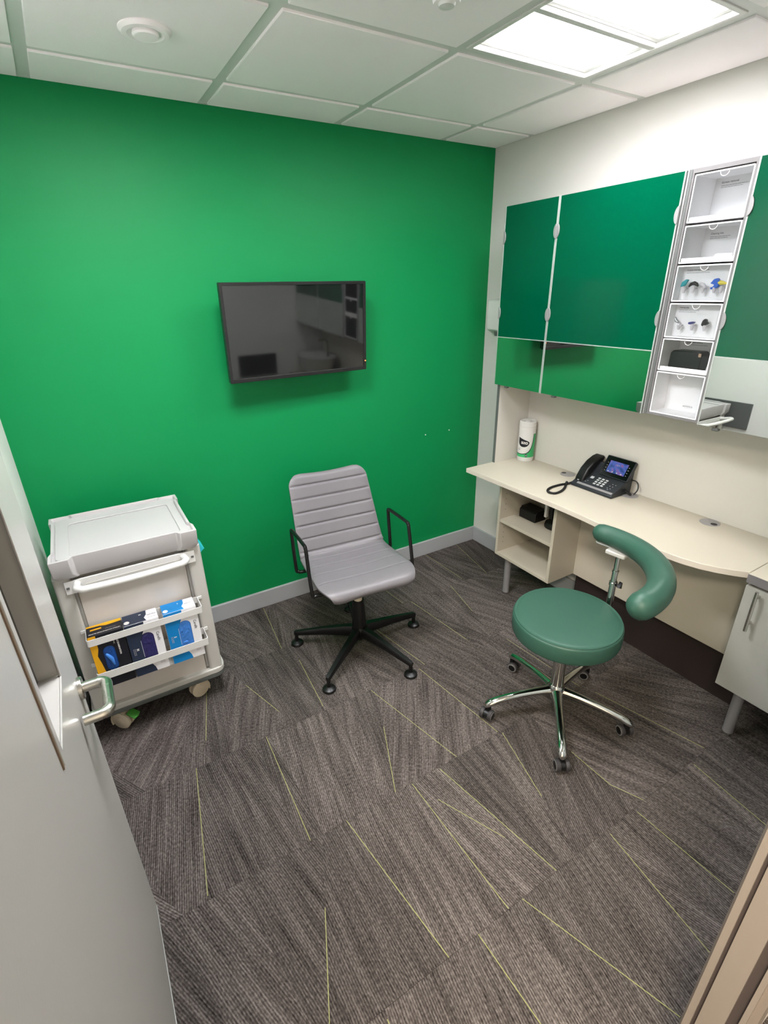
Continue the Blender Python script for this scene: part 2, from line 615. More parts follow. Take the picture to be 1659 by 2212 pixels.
for ri in range(5):
    y1, y0 = ROWS[ri], ROWS[ri + 1]
    # facet boundaries: extrapolated thread lines plus extra ones
    bnd = [(-3.05, -3.05), (0.25, 0.25)]
    for (xa, ya, xb, yb) in THREADS[ri]:
        s_ = (xb - xa) / (yb - ya)
        bnd.append((xa + s_ * (y1 - ya), xa + s_ * (y0 - ya)))
    x = -2.95
    while x < 0.15:
        d = random.uniform(-0.34, 0.34)
        cand = (x, x + d)
        ok = True
        for bb in bnd:
            if (cand[0] - bb[0]) * (cand[1] - bb[1]) < 0:
                ok = False
        if ok:
            bnd.append(cand)
        x += random.uniform(0.05, 0.12)
    keep = []
    for q in bnd:        # thread lines first; drop whatever would cross a kept line
        if all((q[0] - z_[0]) * (q[1] - z_[1]) >= 0 for z_ in keep):
            keep.append(q)
    bnd = sorted(keep, key=lambda q: q[0] + q[1])
    facets = []
    for a, c in zip(bnd[:-1], bnd[1:]):
        lo = [(min(a[0], c[0]), y1), (max(a[0], c[0]), y1), (max(a[1], c[1]), y0), (min(a[1], c[1]), y0)]
        pts = [lo[0]]
        for q in lo[1:]:
            if abs(q[0] - pts[-1][0]) > 1e-4 or abs(q[1] - pts[-1][1]) > 1e-4:
                pts.append(q)
        if len(pts) < 3:
            continue
        src = random.choice((a, c))
        ang = math.atan2(y0 - y1, (src[1] - src[0])) + math.radians(random.uniform(-12, 12))
        facets.append((pts, ang, random.uniform(0.80, 1.2)))
    xs = [XL, -2.3, -1.8, -1.3, -0.8, -0.3, 0.0]
    for ci in range(len(xs) - 1):
        xa, xb = xs[ci] + 0.0004, xs[ci + 1] - 0.0004
        bm = bmesh.new()
        uvl = bm.loops.layers.uv.new('UVMap')
        tone = bm.faces.layers.float.new('t0')
        for pts, ang, tn in facets:
            pl = clip(clip(pts, xa, True), xb, False)
            if len(pl) < 3:
                continue
            pl = [(p[0], min(max(p[1], y0 + 0.0004), y1 - 0.0004)) for p in pl]
            try:
                f = bm.faces.new([bm.verts.new((p[0], p[1], 0.0)) for p in pl])
            except ValueError:
                continue
            f.normal_update()
            if f.normal.z < 0:
                f.normal_flip()
            f[tone] = tn
            dx, dy = math.cos(ang), math.sin(ang)
            for l in f.loops:
                p = l.vert.co
                l[uvl].uv = (-dy * p.x + dx * p.y, dx * p.x + dy * p.y)
        # side skirt and underside
        vv = [bm.verts.new(q) for q in ((xa, y0 + .0004, -0.0002), (xb, y0 + .0004, -0.0002), (xb, y1 - .0004, -0.0002), (xa, y1 - .0004, -0.0002))]
        ww = [bm.verts.new((q.co.x, q.co.y, -0.006)) for q in vv]
        for i in range(4):
            f = bm.faces.new([ww[i], ww[(i + 1) % 4], vv[(i + 1) % 4], vv[i]])
            f[tone] = 1.0
        f = bm.faces.new(ww[::-1]); f[tone] = 1.0
        for (ta, ya, tb, yb) in THREADS[ri]:
            hw = 0.0014
            pl = [(ta - hw, ya), (tb - hw, yb), (tb + hw, yb), (ta + hw, ya)]
            pl = clip(clip(pl, xa, True), xb, False)
            if len(pl) < 3:
                continue
            f = bm.faces.new([bm.verts.new((p[0], p[1], 0.0007)) for p in pl])
            f.normal_update()
            if f.normal.z < 0:
                f.normal_flip()
            f.material_index = 1
            f[tone] = 1.0
        me = bpy.data.meshes.new('carpet_tile')
        tones = [f[tone] for f in bm.faces]
        bm.to_mesh(me)
        bm.free()
        a = me.attributes.get('t0')
        if a:
            me.attributes.remove(a)
        ca = me.attributes.new('tone', 'FLOAT_COLOR', 'FACE')
        for i, t in enumerate(tones):
            ca.data[i].color = (t, t, t, 1)
        me.materials.append(M_carpet)
        me.materials.append(M_thread)
        o = bpy.data.objects.new('carpet_tile', me)
        COL.objects.link(o)
        o.parent = floor

# ------------------------------------------------------------------ ceiling
ceil = struct(B().box(XL - 0.1, 0.1, YF, 0.1, 2.50, 2.56).build('ceiling', M_ceil), 'suspended ceiling of white square tiles')
CX = [XL, -2.1804, -1.5804, -0.9804, -0.3804, 0.0]
CY = [YF, -2.0852, -1.4852, -0.8852, -0.2852, 0.0]
for x in CX[1:-1]:
    B().box(x - 0.0195, x + 0.0195, YF, 0.0, H, H + 0.03).build('grid_bar', M_bar, ceil)
for y in CY[1:-1]:
    for i in range(5):
        B().box(CX[i] + 0.0195, CX[i + 1] - 0.0195, y - 0.0195, y + 0.0195, H, H + 0.03).build('grid_bar', M_bar, ceil)
for x0, x1, y0, y1 in ((XL, 0, -0.02, 0), (-0.02, 0, YF, -0.02), (XL, XL + 0.02, YF, -0.02), (XL + 0.02, -0.02, YF, YF + 0.02)):
    B().box(x0, x1, y0, y1, H - 0.001, H + 0.002).build('wall_angle', M_bar, ceil)
LIGHTS = [(3, 2), (1, 2)]
for i in range(5):
    for j in range(5):
        if (i, j) in LIGHTS:
            continue
        x0 = CX[i] + (0.019 if i > 0 else 0.021)
        x1 = CX[i + 1] - (0.019 if i < 4 else 0.021)
        y0 = CY[j] + (0.019 if j > 0 else 0.021)
        y1 = CY[j + 1] - (0.019 if j < 4 else 0.021)
        bb = B().box(x0, x1, y0, y1, H - 0.007, H + 0.014)
        # hidden rebate that sits on the grid
        bb.build('ceiling_tile', M_ceil, ceil, bevel=0.002, seg=1)


def ceiling_light(i, j, label, pm):
    x0, x1, y0, y1 = CX[i] + 0.020, CX[i + 1] - 0.020, CY[j] + 0.020, CY[j + 1] - 0.020
    cx, cy = (x0 + x1) / 2, (y0 + y1) / 2
    t = thing('ceiling_light', label, 'ceiling light', (cx, cy, H), 0, 'recessed ceiling lights')
    w_ = (cx, cy, H)
    B().ring(rect(x0, x1, y0, y1), rect(x0 + 0.016, x1 - 0.016, y0 + 0.016, y1 - 0.016), 'z', H - 0.004, H + 0.055).build('frame', M_whiteplas, t, w_, bevel=0.0015)
    B().box(x0, x1, y0, y1, H + 0.055, H + 0.062).build('back_plate', M_whiteplas, t, w_)
    B().box(x0 + 0.016, x1 - 0.016, cy - 0.012, cy + 0.012, H - 0.002, H + 0.055).build('divider', M_whiteplas, t, w_, bevel=0.002)
    for h0, h1 in ((y0 + 0.016, cy - 0.012), (cy + 0.012, y1 - 0.016)):
        # white end lips, then a bowed opal lens between them
        B().ring(rect(x0 + .016, x1 - .016, h0, h1), rect(x0 + .040, x1 - .040, h0 + .022, h1 - .022), 'z', H + 0.010, H + 0.055).build('reflector', M_whiteplas, t, w_, bevel=0.003)
        a0, a1 = h0 + .022, h1 - .022
        rings = []
        for xx in (x0 + .0405, x1 - .0405):
            row = []
            for n in range(13):
                f = n / 12
                yy = a0 + (a1 - a0) * f
                row.append((xx, yy, H + 0.052 - 0.050 * math.sin(math.pi * f) ** 0.6))
            row += [(xx, a1, H + 0.0545), (xx, a0, H + 0.0545)]
            rings.append(row)
        B().loft(rings).build('diffuser_panel', pm, t, w_, angle=1.0)
    return t


ceiling_light(3, 2, 'square recessed ceiling light near the white wall, two glowing panels', M_panel)
ceiling_light(1, 2, 'square recessed ceiling light above the trolley side, just outside the frame', M_panel2)

# detector and sensor on the ceiling
zc = H - 0.007
t = thing('ceiling_speaker', 'round white ceiling fitting with flared ring at top left', 'ceiling fitting', (-1.868, -0.58, zc))
B().lathe([(0.0001, 0.0), (0.072, 0.0), (0.072, -0.003), (0.064, -0.011), (0.050, -0.012), (0.042, -0.006), (0.0001, -0.006)], n=40).build('flange', M_ceil, t)
B().lathe([(0.0001, -0.0062), (0.036, -0.0062), (0.037, -0.013), (0.033, -0.017), (0.0001, -0.018)], n=36).build('centre_disc', M_ceil, t)
t = thing('ceiling_sensor', 'small white ceiling sensor cut off by the top of the photo', 'sensor', (-1.226, -1.150, zc))
B().lathe([(0.0001, 0.0), (0.040, 0.0), (0.040, -0.006), (0.034, -0.022), (0.0001, -0.022)], n=28).build('housing', M_ceil, t)
B().lathe([(0.0001, -0.022), (0.024, -0.022), (0.020, -0.028), (0.0001, -0.032)], n=24).build('lens', M_bar, t)

# ------------------------------------------------------------------ door frame (right jamb and head) and door leaf
def lining(name, lab):
    bb = B()
    for x0, x1, s in ((-1.466, DX1, 1), (DX0, -2.426, -1)):
        for ya, yb, dp, mi in ((-2.392, YF, 0.0, 0), (-2.399, -2.392, 0.006, 1), (-2.437, -2.399, 0.0, 0), (-2.453, -2.437, 0.008, 1), (YC, -2.453, 0.0, 0)):
            if s > 0:
                bb.box(x0 + dp, x1, ya, yb, 0.0, 2.09, mi)
            else:
                bb.box(x0, x1 - dp, ya, yb, 0.0, 2.09, mi)
    bb.box(DX0, DX1, YC, YF, 2.09, 2.12, 0)
    # corridor side architrave
    bb.box(DX1 - 0.02, DX1 + 0.05, YC - 0.012, YC, 0.0, 2.15, 0)
    bb.box(DX0 - 0.05, DX0 + 0.02, YC - 0.012, YC, 0.0, 2.15, 0)
    bb.box(DX1 - 0.0, DX1 + 0.045, YF, YF + 0.010, 0.0, 2.15, 0)
    return struct(bb.build(name, [M_frame, M_seal]), lab)


lining('trim_1', 'painted door lining with dark rubber seals')
DF = -2.413       # visible face of the open door
door = struct(B().ring(rect(-2.30, -1.374, 0.012, 2.05), rect(-1.772, -1.574, 1.06, 1.90), 'x', DF - 0.044, DF).build('door_1', M_doorpaint, bevel=0.0015),
              'grey door standing open with a narrow glazed slot')
B().ring(rect(-1.794, -1.574, 1.045, 1.92), rect(-1.774, -1.580, 1.060, 1.905), 'x', DF, DF + 0.0035).build('glazing_bead', M_doorpaint, door, bevel=0.001)
B().box(DF - 0.0005, DF + 0.0022, -1.799, -1.7942, 1.043, 1.922).build('bead_shadow_strip', M_brown, door)  # shadow line beside the bead, painted as a thin brown strip
B().box(DF - 0.040, DF - 0.034, -1.774, -1.572, 1.058, 1.902).build('glass_pane', M_darkpane, door)
B().box(DF - 0.040, DF + 0.0008, -2.30, -1.374, 0.003, 0.012).build('bottom_seal', M_alulight, door, label='pale metal seal along the door bottom')
B().box(DF - 0.034, DF - 0.010, -1.374, -1.3725, 0.80, 1.02).build('latch_plate', M_steel, door)
hy, hz = -1.420, 0.902
hb = B().lathe([(0.0001, 0.0), (0.026, 0.0), (0.026, 0.008), (0.0245, 0.0095), (0.0001, 0.0095)], (DF, hy, hz), 32, 'x')
rose = hb.build('handle_rose', M_steel, door, bevel=0.0008)
pth = []
L_ = 0.055
r_ = 0.016
xo = DF + 0.009
pth.append((xo, hy, hz))
for i in range(7):
    a = math.radians(90 * i / 6)
    pth.append((DF + L_ - r_ + r_ * math.sin(a), hy - r_ + r_ * math.cos(a), hz))
yb = hy - 0.110
for i in range(7):
    a = math.radians(90 * i / 6)
    pth.append((DF + L_ - r_ + r_ * math.cos(a), yb + r_ - r_ * math.sin(a), hz))
pth.append((DF + 0.006, yb, hz))
B().tube(pth, 0.0122, 18).build('lever', M_steel, rose)

# panels on the unseen side walls that show up in the mirrors
o = B().box(XL, XL + 0.012, -0.745, -0.395, 0.675, 0.868).build('notice_board', M_wallgrey, bevel=0.002)
tag(o, 'dark grey rectangular board on the left wall, seen in the mirror door', 'board')
o = B().box(-0.86, -0.50, YF, YF + 0.012, 0.76, 0.95).build('notice_board', M_boxblack, bevel=0.002)
tag(o, 'black rectangular board beside the doorway, seen in the television reflection', 'board')

# ------------------------------------------------------------------ television
ty = -0.142
tt = thing('television', 'black flat television mounted on the green wall', 'television', (-1.297, ty, 1.535))
tilt = math.radians(3.0)
yaw = math.radians(1.5)
TM = Matrix.Rotation(yaw, 4, 'Z') @ Matrix.Rotation(tilt, 4, 'X')
W2, H2 = 0.361, 0.212
q = B(); q.ring(rect(-W2, W2, -H2, H2, 0.004), rect(-W2 + 0.013, W2 - 0.013, -H2 + 0.018, H2 - 0.013, 0.002), 'y', -0.016, 0.012).xform(TM); q.build('bezel', M_tvframe, tt, bevel=0.0012)
q = B(); q.box(-W2 + 0.012, W2 - 0.012, -0.011, -0.006, -H2 + 0.017, H2 - 0.012).xform(TM); q.build('screen', M_screen, tt)
q = B(); q.box(-W2 + 0.004, W2 - 0.004, 0.012, 0.030, -H2 + 0.004, H2 - 0.004).box(-0.22, 0.22, 0.030, 0.055, -0.17, 0.10).xform(TM); q.build('rear_shell', M_tvframe, tt, bevel=0.004)
q = B(); q.ball((W2 - 0.006, -0.0165, -H2 + 0.045), 0.0032).xform(TM); q.build('power_light', M_led, tt, label='orange glowing power light')
q = B(); q.box(-0.12, 0.12, 0.128, 0.142, -0.11, 0.11).box(-0.10, -0.07, 0.05, 0.13, -0.1, 0.1).box(0.07, 0.10, 0.05, 0.13, -0.1, 0.1)
q.build('wall_bracket', M_blackmetal, tt, bevel=0.002)

# ------------------------------------------------------------------ desk
ZD = 0.755
front = [(-0.453, -0.414), (-0.447, -0.75), (-0.441, -1.02), (-0.4415, -1.12), (-0.445, -1.22), (-0.452, -1.32), (-0.459, -1.42), (-0.4635, -1.52),
         (-0.4615, -1.60), (-0.452, -1.68), (-0.434, -1.74), (-0.411, -1.785), (-0.383, -1.828), (-0.353, -1.8655)]
out = [(-0.0006, -1.8655), (-0.0006, -0.414)] + front
desk = thing('desk', 'cream desk with a curved front edge along the white wall', 'desk', (-0.2, -1.1, 0.0))
dw = (-0.2, -1.1, 0.0)
wt = B().prism(out[::-1], 'z', ZD - 0.025, ZD)
bm = wt.bm
bm.normal_update()
for f in bm.faces:
    f.material_index = 0 if abs(f.normal.z) > 0.5 else 1
wt.build('worktop', [M_cream, M_edge], desk, dw, bevel=0.0015)
B().box(-0.165, -0.147, -1.868, -1.0105, 0.257, ZD - 0.025).build('modesty_panel', M_cream, desk, dw, bevel=0.001)
B().box(-0.118, -0.100, -1.868, -1.0, 0.0, 0.257).build('plinth', M_plinth, desk, dw)
B().box(-0.10, -0.017, -1.018, -1.0, 0.0, 0.257).build('plinth', M_plinth, desk, dw)
for gx, gy, ang in ((-0.062, -0.808, 100), (-0.058, -1.183, 60), (-0.052, -1.564, -115)):
    g = B().lathe([(0.0001, 0.0), (0.040, 0.0), (0.040, 0.0012), (0.037, 0.003), (0.0001, 0.0032)], (gx, gy, ZD), 32).build('cable_grommet', M_alu, desk, dw)
    a = math.radians(ang)
    B().lathe([(0.0001, 0.0030), (0.013, 0.0030), (0.013, 0.0036), (0.0001, 0.0036)], (gx + 0.024 * math.cos(a), gy + 0.024 * math.sin(a), ZD), 16).build('cable_slot', M_black, g, dw)

# upright side panel and splash panel between desk and wall cabinets
o = B().box(-0.252, -0.0005, -0.432, -0.414, ZD + 0.0005, 1.214).build('side_panel', [M_splash], bevel=0.0008)
tag(o, 'cream upright panel between desk end and wall cabinet', 'panel')
B().box(-0.2545, -0.252, -0.432, -0.414, ZD + 0.0005, 1.2135).build('edge_strip', M_darkgrey, o, label='grey edging strip')
o = B().box(-0.012, -0.0005, -2.375, -0.4325, ZD + 0.0005, 1.2135).build('splash_panel', M_splash)
tag(o, 'cream back panel between worktop and wall cabinets', 'panel')

# open shelf unit under the desk's left end
cub = thing('open_shelf_unit', 'cream open shelf unit on a round leg under the desk end', 'shelf unit', (-0.19, -0.80, 0.0))
cw = (-0.19, -0.80, 0.0)
CX0, CX1, CYa, CYb, CZ0, CZ1 = -0.362, -0.022, -1.010, -0.602, 0.257, ZD - 0.0255
th_ = 0.018
lp = B().box(CX0, CX1, CYb - th_, CYb, CZ0, CZ1).build('side_panel', M_cream, cub, cw, bevel=0.001)
rp_ = B().box(CX0, CX1, CYa, CYa + th_, CZ0, CZ1).build('side_panel', M_cream, cub, cw, bevel=0.001)
B().box(CX0, CX1, CYa + th_, CYb - th_, CZ0, CZ0 + th_).build('bottom_panel', M_cream, cub, cw, bevel=0.001)
B().box(CX0 + 0.004, CX1 - 0.01, CYa + th_, CYb - th_, 0.469, 0.487).build('shelf', M_cream, cub, cw, bevel=0.001)
B().box(CX1 - 0.008, CX1, CYa + th_, CYb - th_, CZ0 + th_, CZ1).build('back_panel', M_cream, cub, cw)
for zz in (0.33, 0.362, 0.394, 0.426, 0.54, 0.572, 0.604, 0.636, 0.668):
    B().cyl((CX0 + 0.04, CYb - th_ + 0.0008, zz), (CX0 + 0.04, CYb - th_ - 0.0006, zz), 0.0026, n=8).build('pin_hole', M_darkgrey, lp, cw)
for lx, ly in ((-0.313, -0.671),):
    lg = B().cyl((lx, ly, 0.012), (lx, ly, CZ0), 0.0195, n=24).build('leg', M_alu, cub, cw)
    B().lathe([(0.0001, 0.0), (0.020, 0.0), (0.021, 0.006), (0.0195, 0.012), (0.0001, 0.012)], (lx, ly, 0), 20).build('foot', M_chrome, lg, cw)
cb_ = B().tube([(-0.031, -0.80, 0.405), (-0.045, -0.79, 0.41), (-0.06, -0.785, 0.402), (-0.062, -0.78, 0.396)], 0.003, 6).build('cable_end', M_black, cub, cw, label='black cable end poking through the back')

# things on its upper shelf
t = thing('charger_box', 'low black box on the upper shelf of the open shelf unit', 'box', (-0.19, -0.71, 0.4875))
pr = [(0.0, 0.0), (0.085, 0.0), (0.085, 0.050), (0.065, 0.066), (0.018, 0.066), (0.0, 0.050)]
B().prism([(p[0] - 0.05, p[1]) for p in pr], 'y', -0.062, 0.060).build('body', M_black, t, bevel=0.003)
B().box(-0.042, 0.028, -0.058, 0.056, 0.0662, 0.068).build('lid', M_blackmetal, t, bevel=0.001)
t = thing('headset_stand', 'black rounded device half hidden at the right of the upper shelf', 'device', (-0.19, -0.865, 0.4875))
B().lathe([(0.0001, 0.0), (0.055, 0.0), (0.057, 0.012), (0.050, 0.030), (0.030, 0.042), (0.0001, 0.045)], n=24, sx=0.85).build('base', M_black, t)
B().tube([(0.0, 0.02, 0.03), (0.0, 0.025, 0.10), (0.0, 0.012, 0.14), (0.0, -0.02, 0.155), (0.0, -0.05, 0.14), (0.0, -0.06, 0.09)], 0.013, 10, round_caps=True).build('arch', M_black, t)
B().box(-0.02, 0.0, 0.046, 0.062, 0.045, 0.125).build('white_tab', M_whiteplas, t, bevel=0.003)

# ------------------------------------------------------------------ base cabinet at right
bc = thing('base_cabinet', 'grey base cabinet with bar handle at the right end of the desk', 'cabinet', (-0.18, -2.12, 0.0))
bw = (-0.18, -2.12, 0.0)
B().box(-0.342, -0.02, -2.372, -1.869, 0.253, ZD - 0.0355).build('carcass', M_greycab, bc, bw)
dr = B().box(-0.362, -0.3425, -2.37, -1.869, 0.253, ZD - 0.048).build('door', M_greycab, bc, bw, bevel=0.0012)
B().cyl((-0.392, -1.918, 0.548), (-0.392, -1.918, 0.712), 0.006, n=14).cyl((-0.392, -1.918, 0.575), (-0.3615, -1.918, 0.575), 0.0045, n=12).cyl((-0.392, -1.918, 0.685), (-0.3615, -1.918, 0.685), 0.0045, n=12).build('bar_handle', M_steel, dr, bw)
for lx, ly in ((-0.285, -1.936), (-0.285, -2.31)):
    lg = B().cyl((lx, ly, 0.012), (lx, ly, 0.253), 0.0195, n=24).build('leg', M_alu, bc, bw)
    B().lathe([(0.0001, 0.0), (0.020, 0.0), (0.021, 0.006), (0.0195, 0.012), (0.0001, 0.012)], (lx, ly, 0), 20).build('foot', M_chrome, lg, bw)
o = B().box(-0.366, -0.0005, -2.375, -1.8675, ZD - 0.035, ZD).build('cabinet_worktop', [M_cream], bevel=0.0012)
tag(o, 'cream worktop slab lying on the grey base cabinet', 'worktop')
B().box(-0.3675, -0.366, -2.375, -1.8675, ZD - 0.0345, ZD - 0.0008).build('edge_strip', M_dispgrey, o, label='grey front edging')
t = thing('wash_basin', 'white round basin on the worktop, seen only in the television reflection', 'basin', (-0.20, -2.14, ZD + 0.0005))
B().lathe([(0.0001, 0.0), (0.10, 0.0), (0.17, 0.08), (0.205, 0.19), (0.212, 0.195), (0.205, 0.19), (0.195, 0.185), (0.15, 0.07), (0.06, 0.025), (0.0001, 0.022)], n=40, sx=0.82).build('bowl', M_ceramic, t)
B().tube([(0.12, 0, 0.17), (0.12, 0, 0.30), (0.10, 0, 0.325), (0.03, 0, 0.325), (0.02, 0, 0.31)], 0.011, 12).build('tap', M_chrome, t)

# ------------------------------------------------------------------ wall cabinets
DXF = -0.270      # door face
ZB, ZM, ZT = 1.210, 1.461, 2.065


def half_lens(cy, cz, side):
    n = 10
    pts = []
    for i in range(n + 1):
        a = -math.pi / 2 + math.pi * i / n
        pts.append((cy + side * 0.015 * math.cos(a), cz + 0.030 * math.sin(a)))
    return pts


def wall_cabinet(doors, label, loc_y):
    y_hi, y_lo = doors[0][0], doors[-1][1]
    t = thing('wall_cabinet', label, 'wall cabinet', (-0.135, loc_y, ZB), 0, 'green glass wall cabinets')
    wf = (-0.135, loc_y, ZB)
    B().box(-0.248, -0.0005, y_lo + 0.004, y_hi - 0.004, ZB + 0.004, ZT - 0.003).build('carcass', M_offwhite, t, wf)
    for ya, yb, pulls in doors:
        d = B().box(DXF + 0.004, -0.2485, yb, ya, ZB, ZT).build('door', M_alulight, t, wf, bevel=0.0006)
        e = 0.0055
        B().box(DXF, DXF + 0.004, yb + e, ya - e, ZM + 0.002, ZT - 0.001).build('green_glass_panel', M_cabgreen, d, wf)
        B().box(DXF, DXF + 0.004, yb + e, ya - e, ZB + 0.002, ZM - 0.002).build('mirror_panel', M_mirror, d, wf)
        B().box(DXF - 0.0006, DXF + 0.004, yb + e, ya - e, ZM - 0.002, ZM + 0.002).build('joint_strip', M_alulight, d, wf)
        for yy in (ya - e / 2, yb + e / 2):
            B().box(DXF - 0.0008, DXF + 0.004, yy - e / 2, yy + e / 2, ZB, ZT).build('edge_trim', M_alulight, d, wf, bevel=0.0004)
        for yy, side in pulls:
            for cz in (1.930, 1.581):
                B().prism(half_lens(yy, cz, side), 'x', DXF - 0.004, DXF).build('finger_pull', M_alu, d, wf, bevel=0.001)
    return t, wf


wc, wf = wall_cabinet([(-0.400, -0.7345, ((-0.4005, -1), (-0.7340, 1))), (-0.7365, -1.292, ((-0.7370, -1), (-1.2915, 1)))],
                      'wall cabinet with two green glass doors nearest the corner', -0.85)
for yy in (-0.485, -0.815):
    q = B(); q.box(-0.266, -0.246, yy - 0.011, yy + 0.011, ZB - 0.011, ZB - 0.0005); q.build('door_stop', M_darkgrey, wc, wf, bevel=0.004)
wc2, wf2 = wall_cabinet([(-1.524, -1.946, ((-1.5245, -1),)), (-1.949, -2.372, ((-2.3715, 1),))],
                        'wall cabinet with green glass doors right of the display column', -1.95)
q = B(); q.box(-0.266, -0.246, -1.600, -1.576, ZB - 0.013, ZB - 0.0005); q.build('door_stop', M_darkgrey, wc2, wf2, bevel=0.004)

# display column between the cabinets
dc = thing('display_tower', 'tall narrow grey display frame between the green wall cabinets', 'display unit', (-0.135, -1.408, ZB))
dcw = (-0.135, -1.408, ZB)
B().ring(rect(-1.5215, -1.2945, 1.214, 2.066), rect(-1.5145, -1.3195, 1.2215, 2.0520), 'x', -0.266, -0.020).build('frame', M_dispgrey, dc, dcw, bevel=0.001)
B().box(-0.020, -0.0005, -1.5215, -1.2945, 1.214, 2.066).build('back_panel', M_dispgrey, dc, dcw)
B().box(-0.2685, -0.266, -1.3025, -1.2965, 1.214, 2.066).build('edge_channel', M_alu, dc, dcw)
B().box(-0.2675, -0.266, -1.3125, -1.3060, 1.216, 2.064).build('shadow_groove', M_darkgrey, dc, dcw)

BZ = [(1.9005, 2.0485), (1.7705, 1.8925), (1.6425, 1.7645), (1.5145, 1.6365), (1.3905, 1.5105), (1.2235, 1.3865)]
HEAD = ['Earwax removal', 'Cleaning kits', 'Custom hearing protection', 'Hearing aids', 'Rechargeable systems', '']
BODY = [2, 2, 1, 2, 1, 0]
WID = [(0.092, 0.075), (0.070, 0.062), (0.085, 0.0), (0.075, 0.066), (0.085, 0.0), (0, 0)]
BL = ['topmost white display box headed Earwax removal', 'second white display box from the top, headed Cleaning kits',
      'third white display box from the top, holding coloured ear plugs', 'fourth white display box from the top, holding three hearing aids',
      'fifth white display box from the top, holding a black case', 'lowest white display box, blank with a small grey logo']
YA, YB_ = -1.5125, -1.3215
for n in range(6):
    z0, z1 = BZ[n]
    depth = (-0.135, -0.135, -0.222, -0.222, -0.150, -0.17)[n]
    t = thing('display_box', BL[n], 'display box', (-0.20, -1.417, z0), 0, 'white display boxes in the display column')
    tw = (-0.20, -1.417, z0)
    xf = -0.263
    th2 = 0.004
    sh = B().ring(rect(YA, YB_, z0, z1, 0.003, 2), rect(YA + th2, YB_ - th2, z0 + th2, z1 - th2, 0.002, 2), 'x', xf, depth + 0.004)
    sh.build('shell', M_boxwhite, t, tw)
    B().box(depth, depth + 0.004, YA + th2 * .5, YB_ - th2 * .5, z0 + th2 * .5, z1 - th2 * .5).build('back_card', M_paper, t, tw)
    if n in (0, 1, 4):
        B().box(xf - 0.001, xf + 0.004, YA + 0.002, YB_ - 0.008, z0 + 0.001, z0 + 0.017).build('front_lip', M_whiteplas, t, tw, bevel=0.002)
    if n == 1:
        B().prism(rect(-1.505, -1.447, z0 + 0.016, z0 + 0.026, 0.004), 'x', xf, xf + 0.003).build('card_holder', M_whiteplas, t, tw)
    # clear front with thumb notch
    cy0 = (YA + YB_) / 2 - 0.003
    pts = [(YA + th2, z0 + th2), (YB_ - th2, z0 + th2), (YB_ - th2, z1 - th2 * 1.5)]
    arc = []
    for i in range(11):
        a = math.pi * i / 10
        arc.append((cy0 + 0.014 * math.cos(a), z1 - th2 * 1.5 - 0.013 * math.sin(a)))
    pts += arc + [(YA + th2, z1 - th2 * 1.5)]
    cf = B().prism(pts, 'x', xf + 0.0015, xf + 0.0030).build('clear_front', M_clear, t, tw, smooth=False)
    B().tube([(xf + 0.001, p[0], p[1]) for p in arc], 0.0011, 6).build('thumb_notch_rim', M_whiteplas, cf, tw)
    # print on the card (reads from -x side: text x axis is -y)
    xs_ = depth - 0.0006
    if HEAD[n]:
        q = B()
        ytop = z1 - (0.022 if n in (0,) else 0.026 if n == 1 else 0.018 if n < 4 else 0.021)
        ystart = YB_ - (0.026 if n < 2 else 0.016 if n < 4 else 0.030)
        q.text(HEAD[n], 0.0088 if n < 2 else 0.0072, basis((xs_, ystart, ytop), (0, -1, 0), (0, 0, 1)), 0, bold=0.0001)
        for r in range(BODY[n]):
            wd = WID[n][r]
            zz = ytop - 0.0065 - r * 0.0055
            x = 0.0
            while x < wd:
                l_ = random.uniform(0.006, 0.014)
                l_ = min(l_, wd - x)
                y_ = ystart - x
                vs = [q.bm.verts.new((xs_, yy, zq)) for yy, zq in ((y_, zz), (y_ - l_, zz), (y_ - l_, zz - 0.0018), (y_, zz - 0.0018))]
                q.face(vs, 1)
                x += l_ + 0.0015
        q.build('printed_text', [M_ink, M_inklight], t, tw, smooth=False)
    if n == 5:
        q = B()
        q.text('ADVANCE', 0.0085, basis((xs_, cy0 + 0.018, z0 + 0.022), (0, -1, 0), (0, 0, 1)), 0, bold=0.0001)
        for a0, a1, zz in ((cy0 + 0.008, cy0 - 0.012, z0 + 0.0305), (cy0 + 0.010, cy0 - 0.014, z0 + 0.0185)):
            q.face([q.bm.verts.new((xs_, yy, zq)) for yy, zq in ((a0, zz), (a1, zz), (a1, zz - 0.0007), (a0, zz - 0.0007))], 1)
        q.build('printed_logo', [M_ink, M_inklight], t, tw, smooth=False)

# ear plugs and hearing aids standing on clear studs
def stud(t, y, z, x):
    # clear moulded holder with a rounded tip
    B().lathe([(0.0001, -0.020), (0.006, -0.020), (0.0045, -0.016), (0.0045, -0.006), (0.0075, 0.0), (0.0085, 0.006), (0.005, 0.011), (0.0001, 0.0125)], (0, 0, 0), 14).build('clear_stand', M_earclear, t)


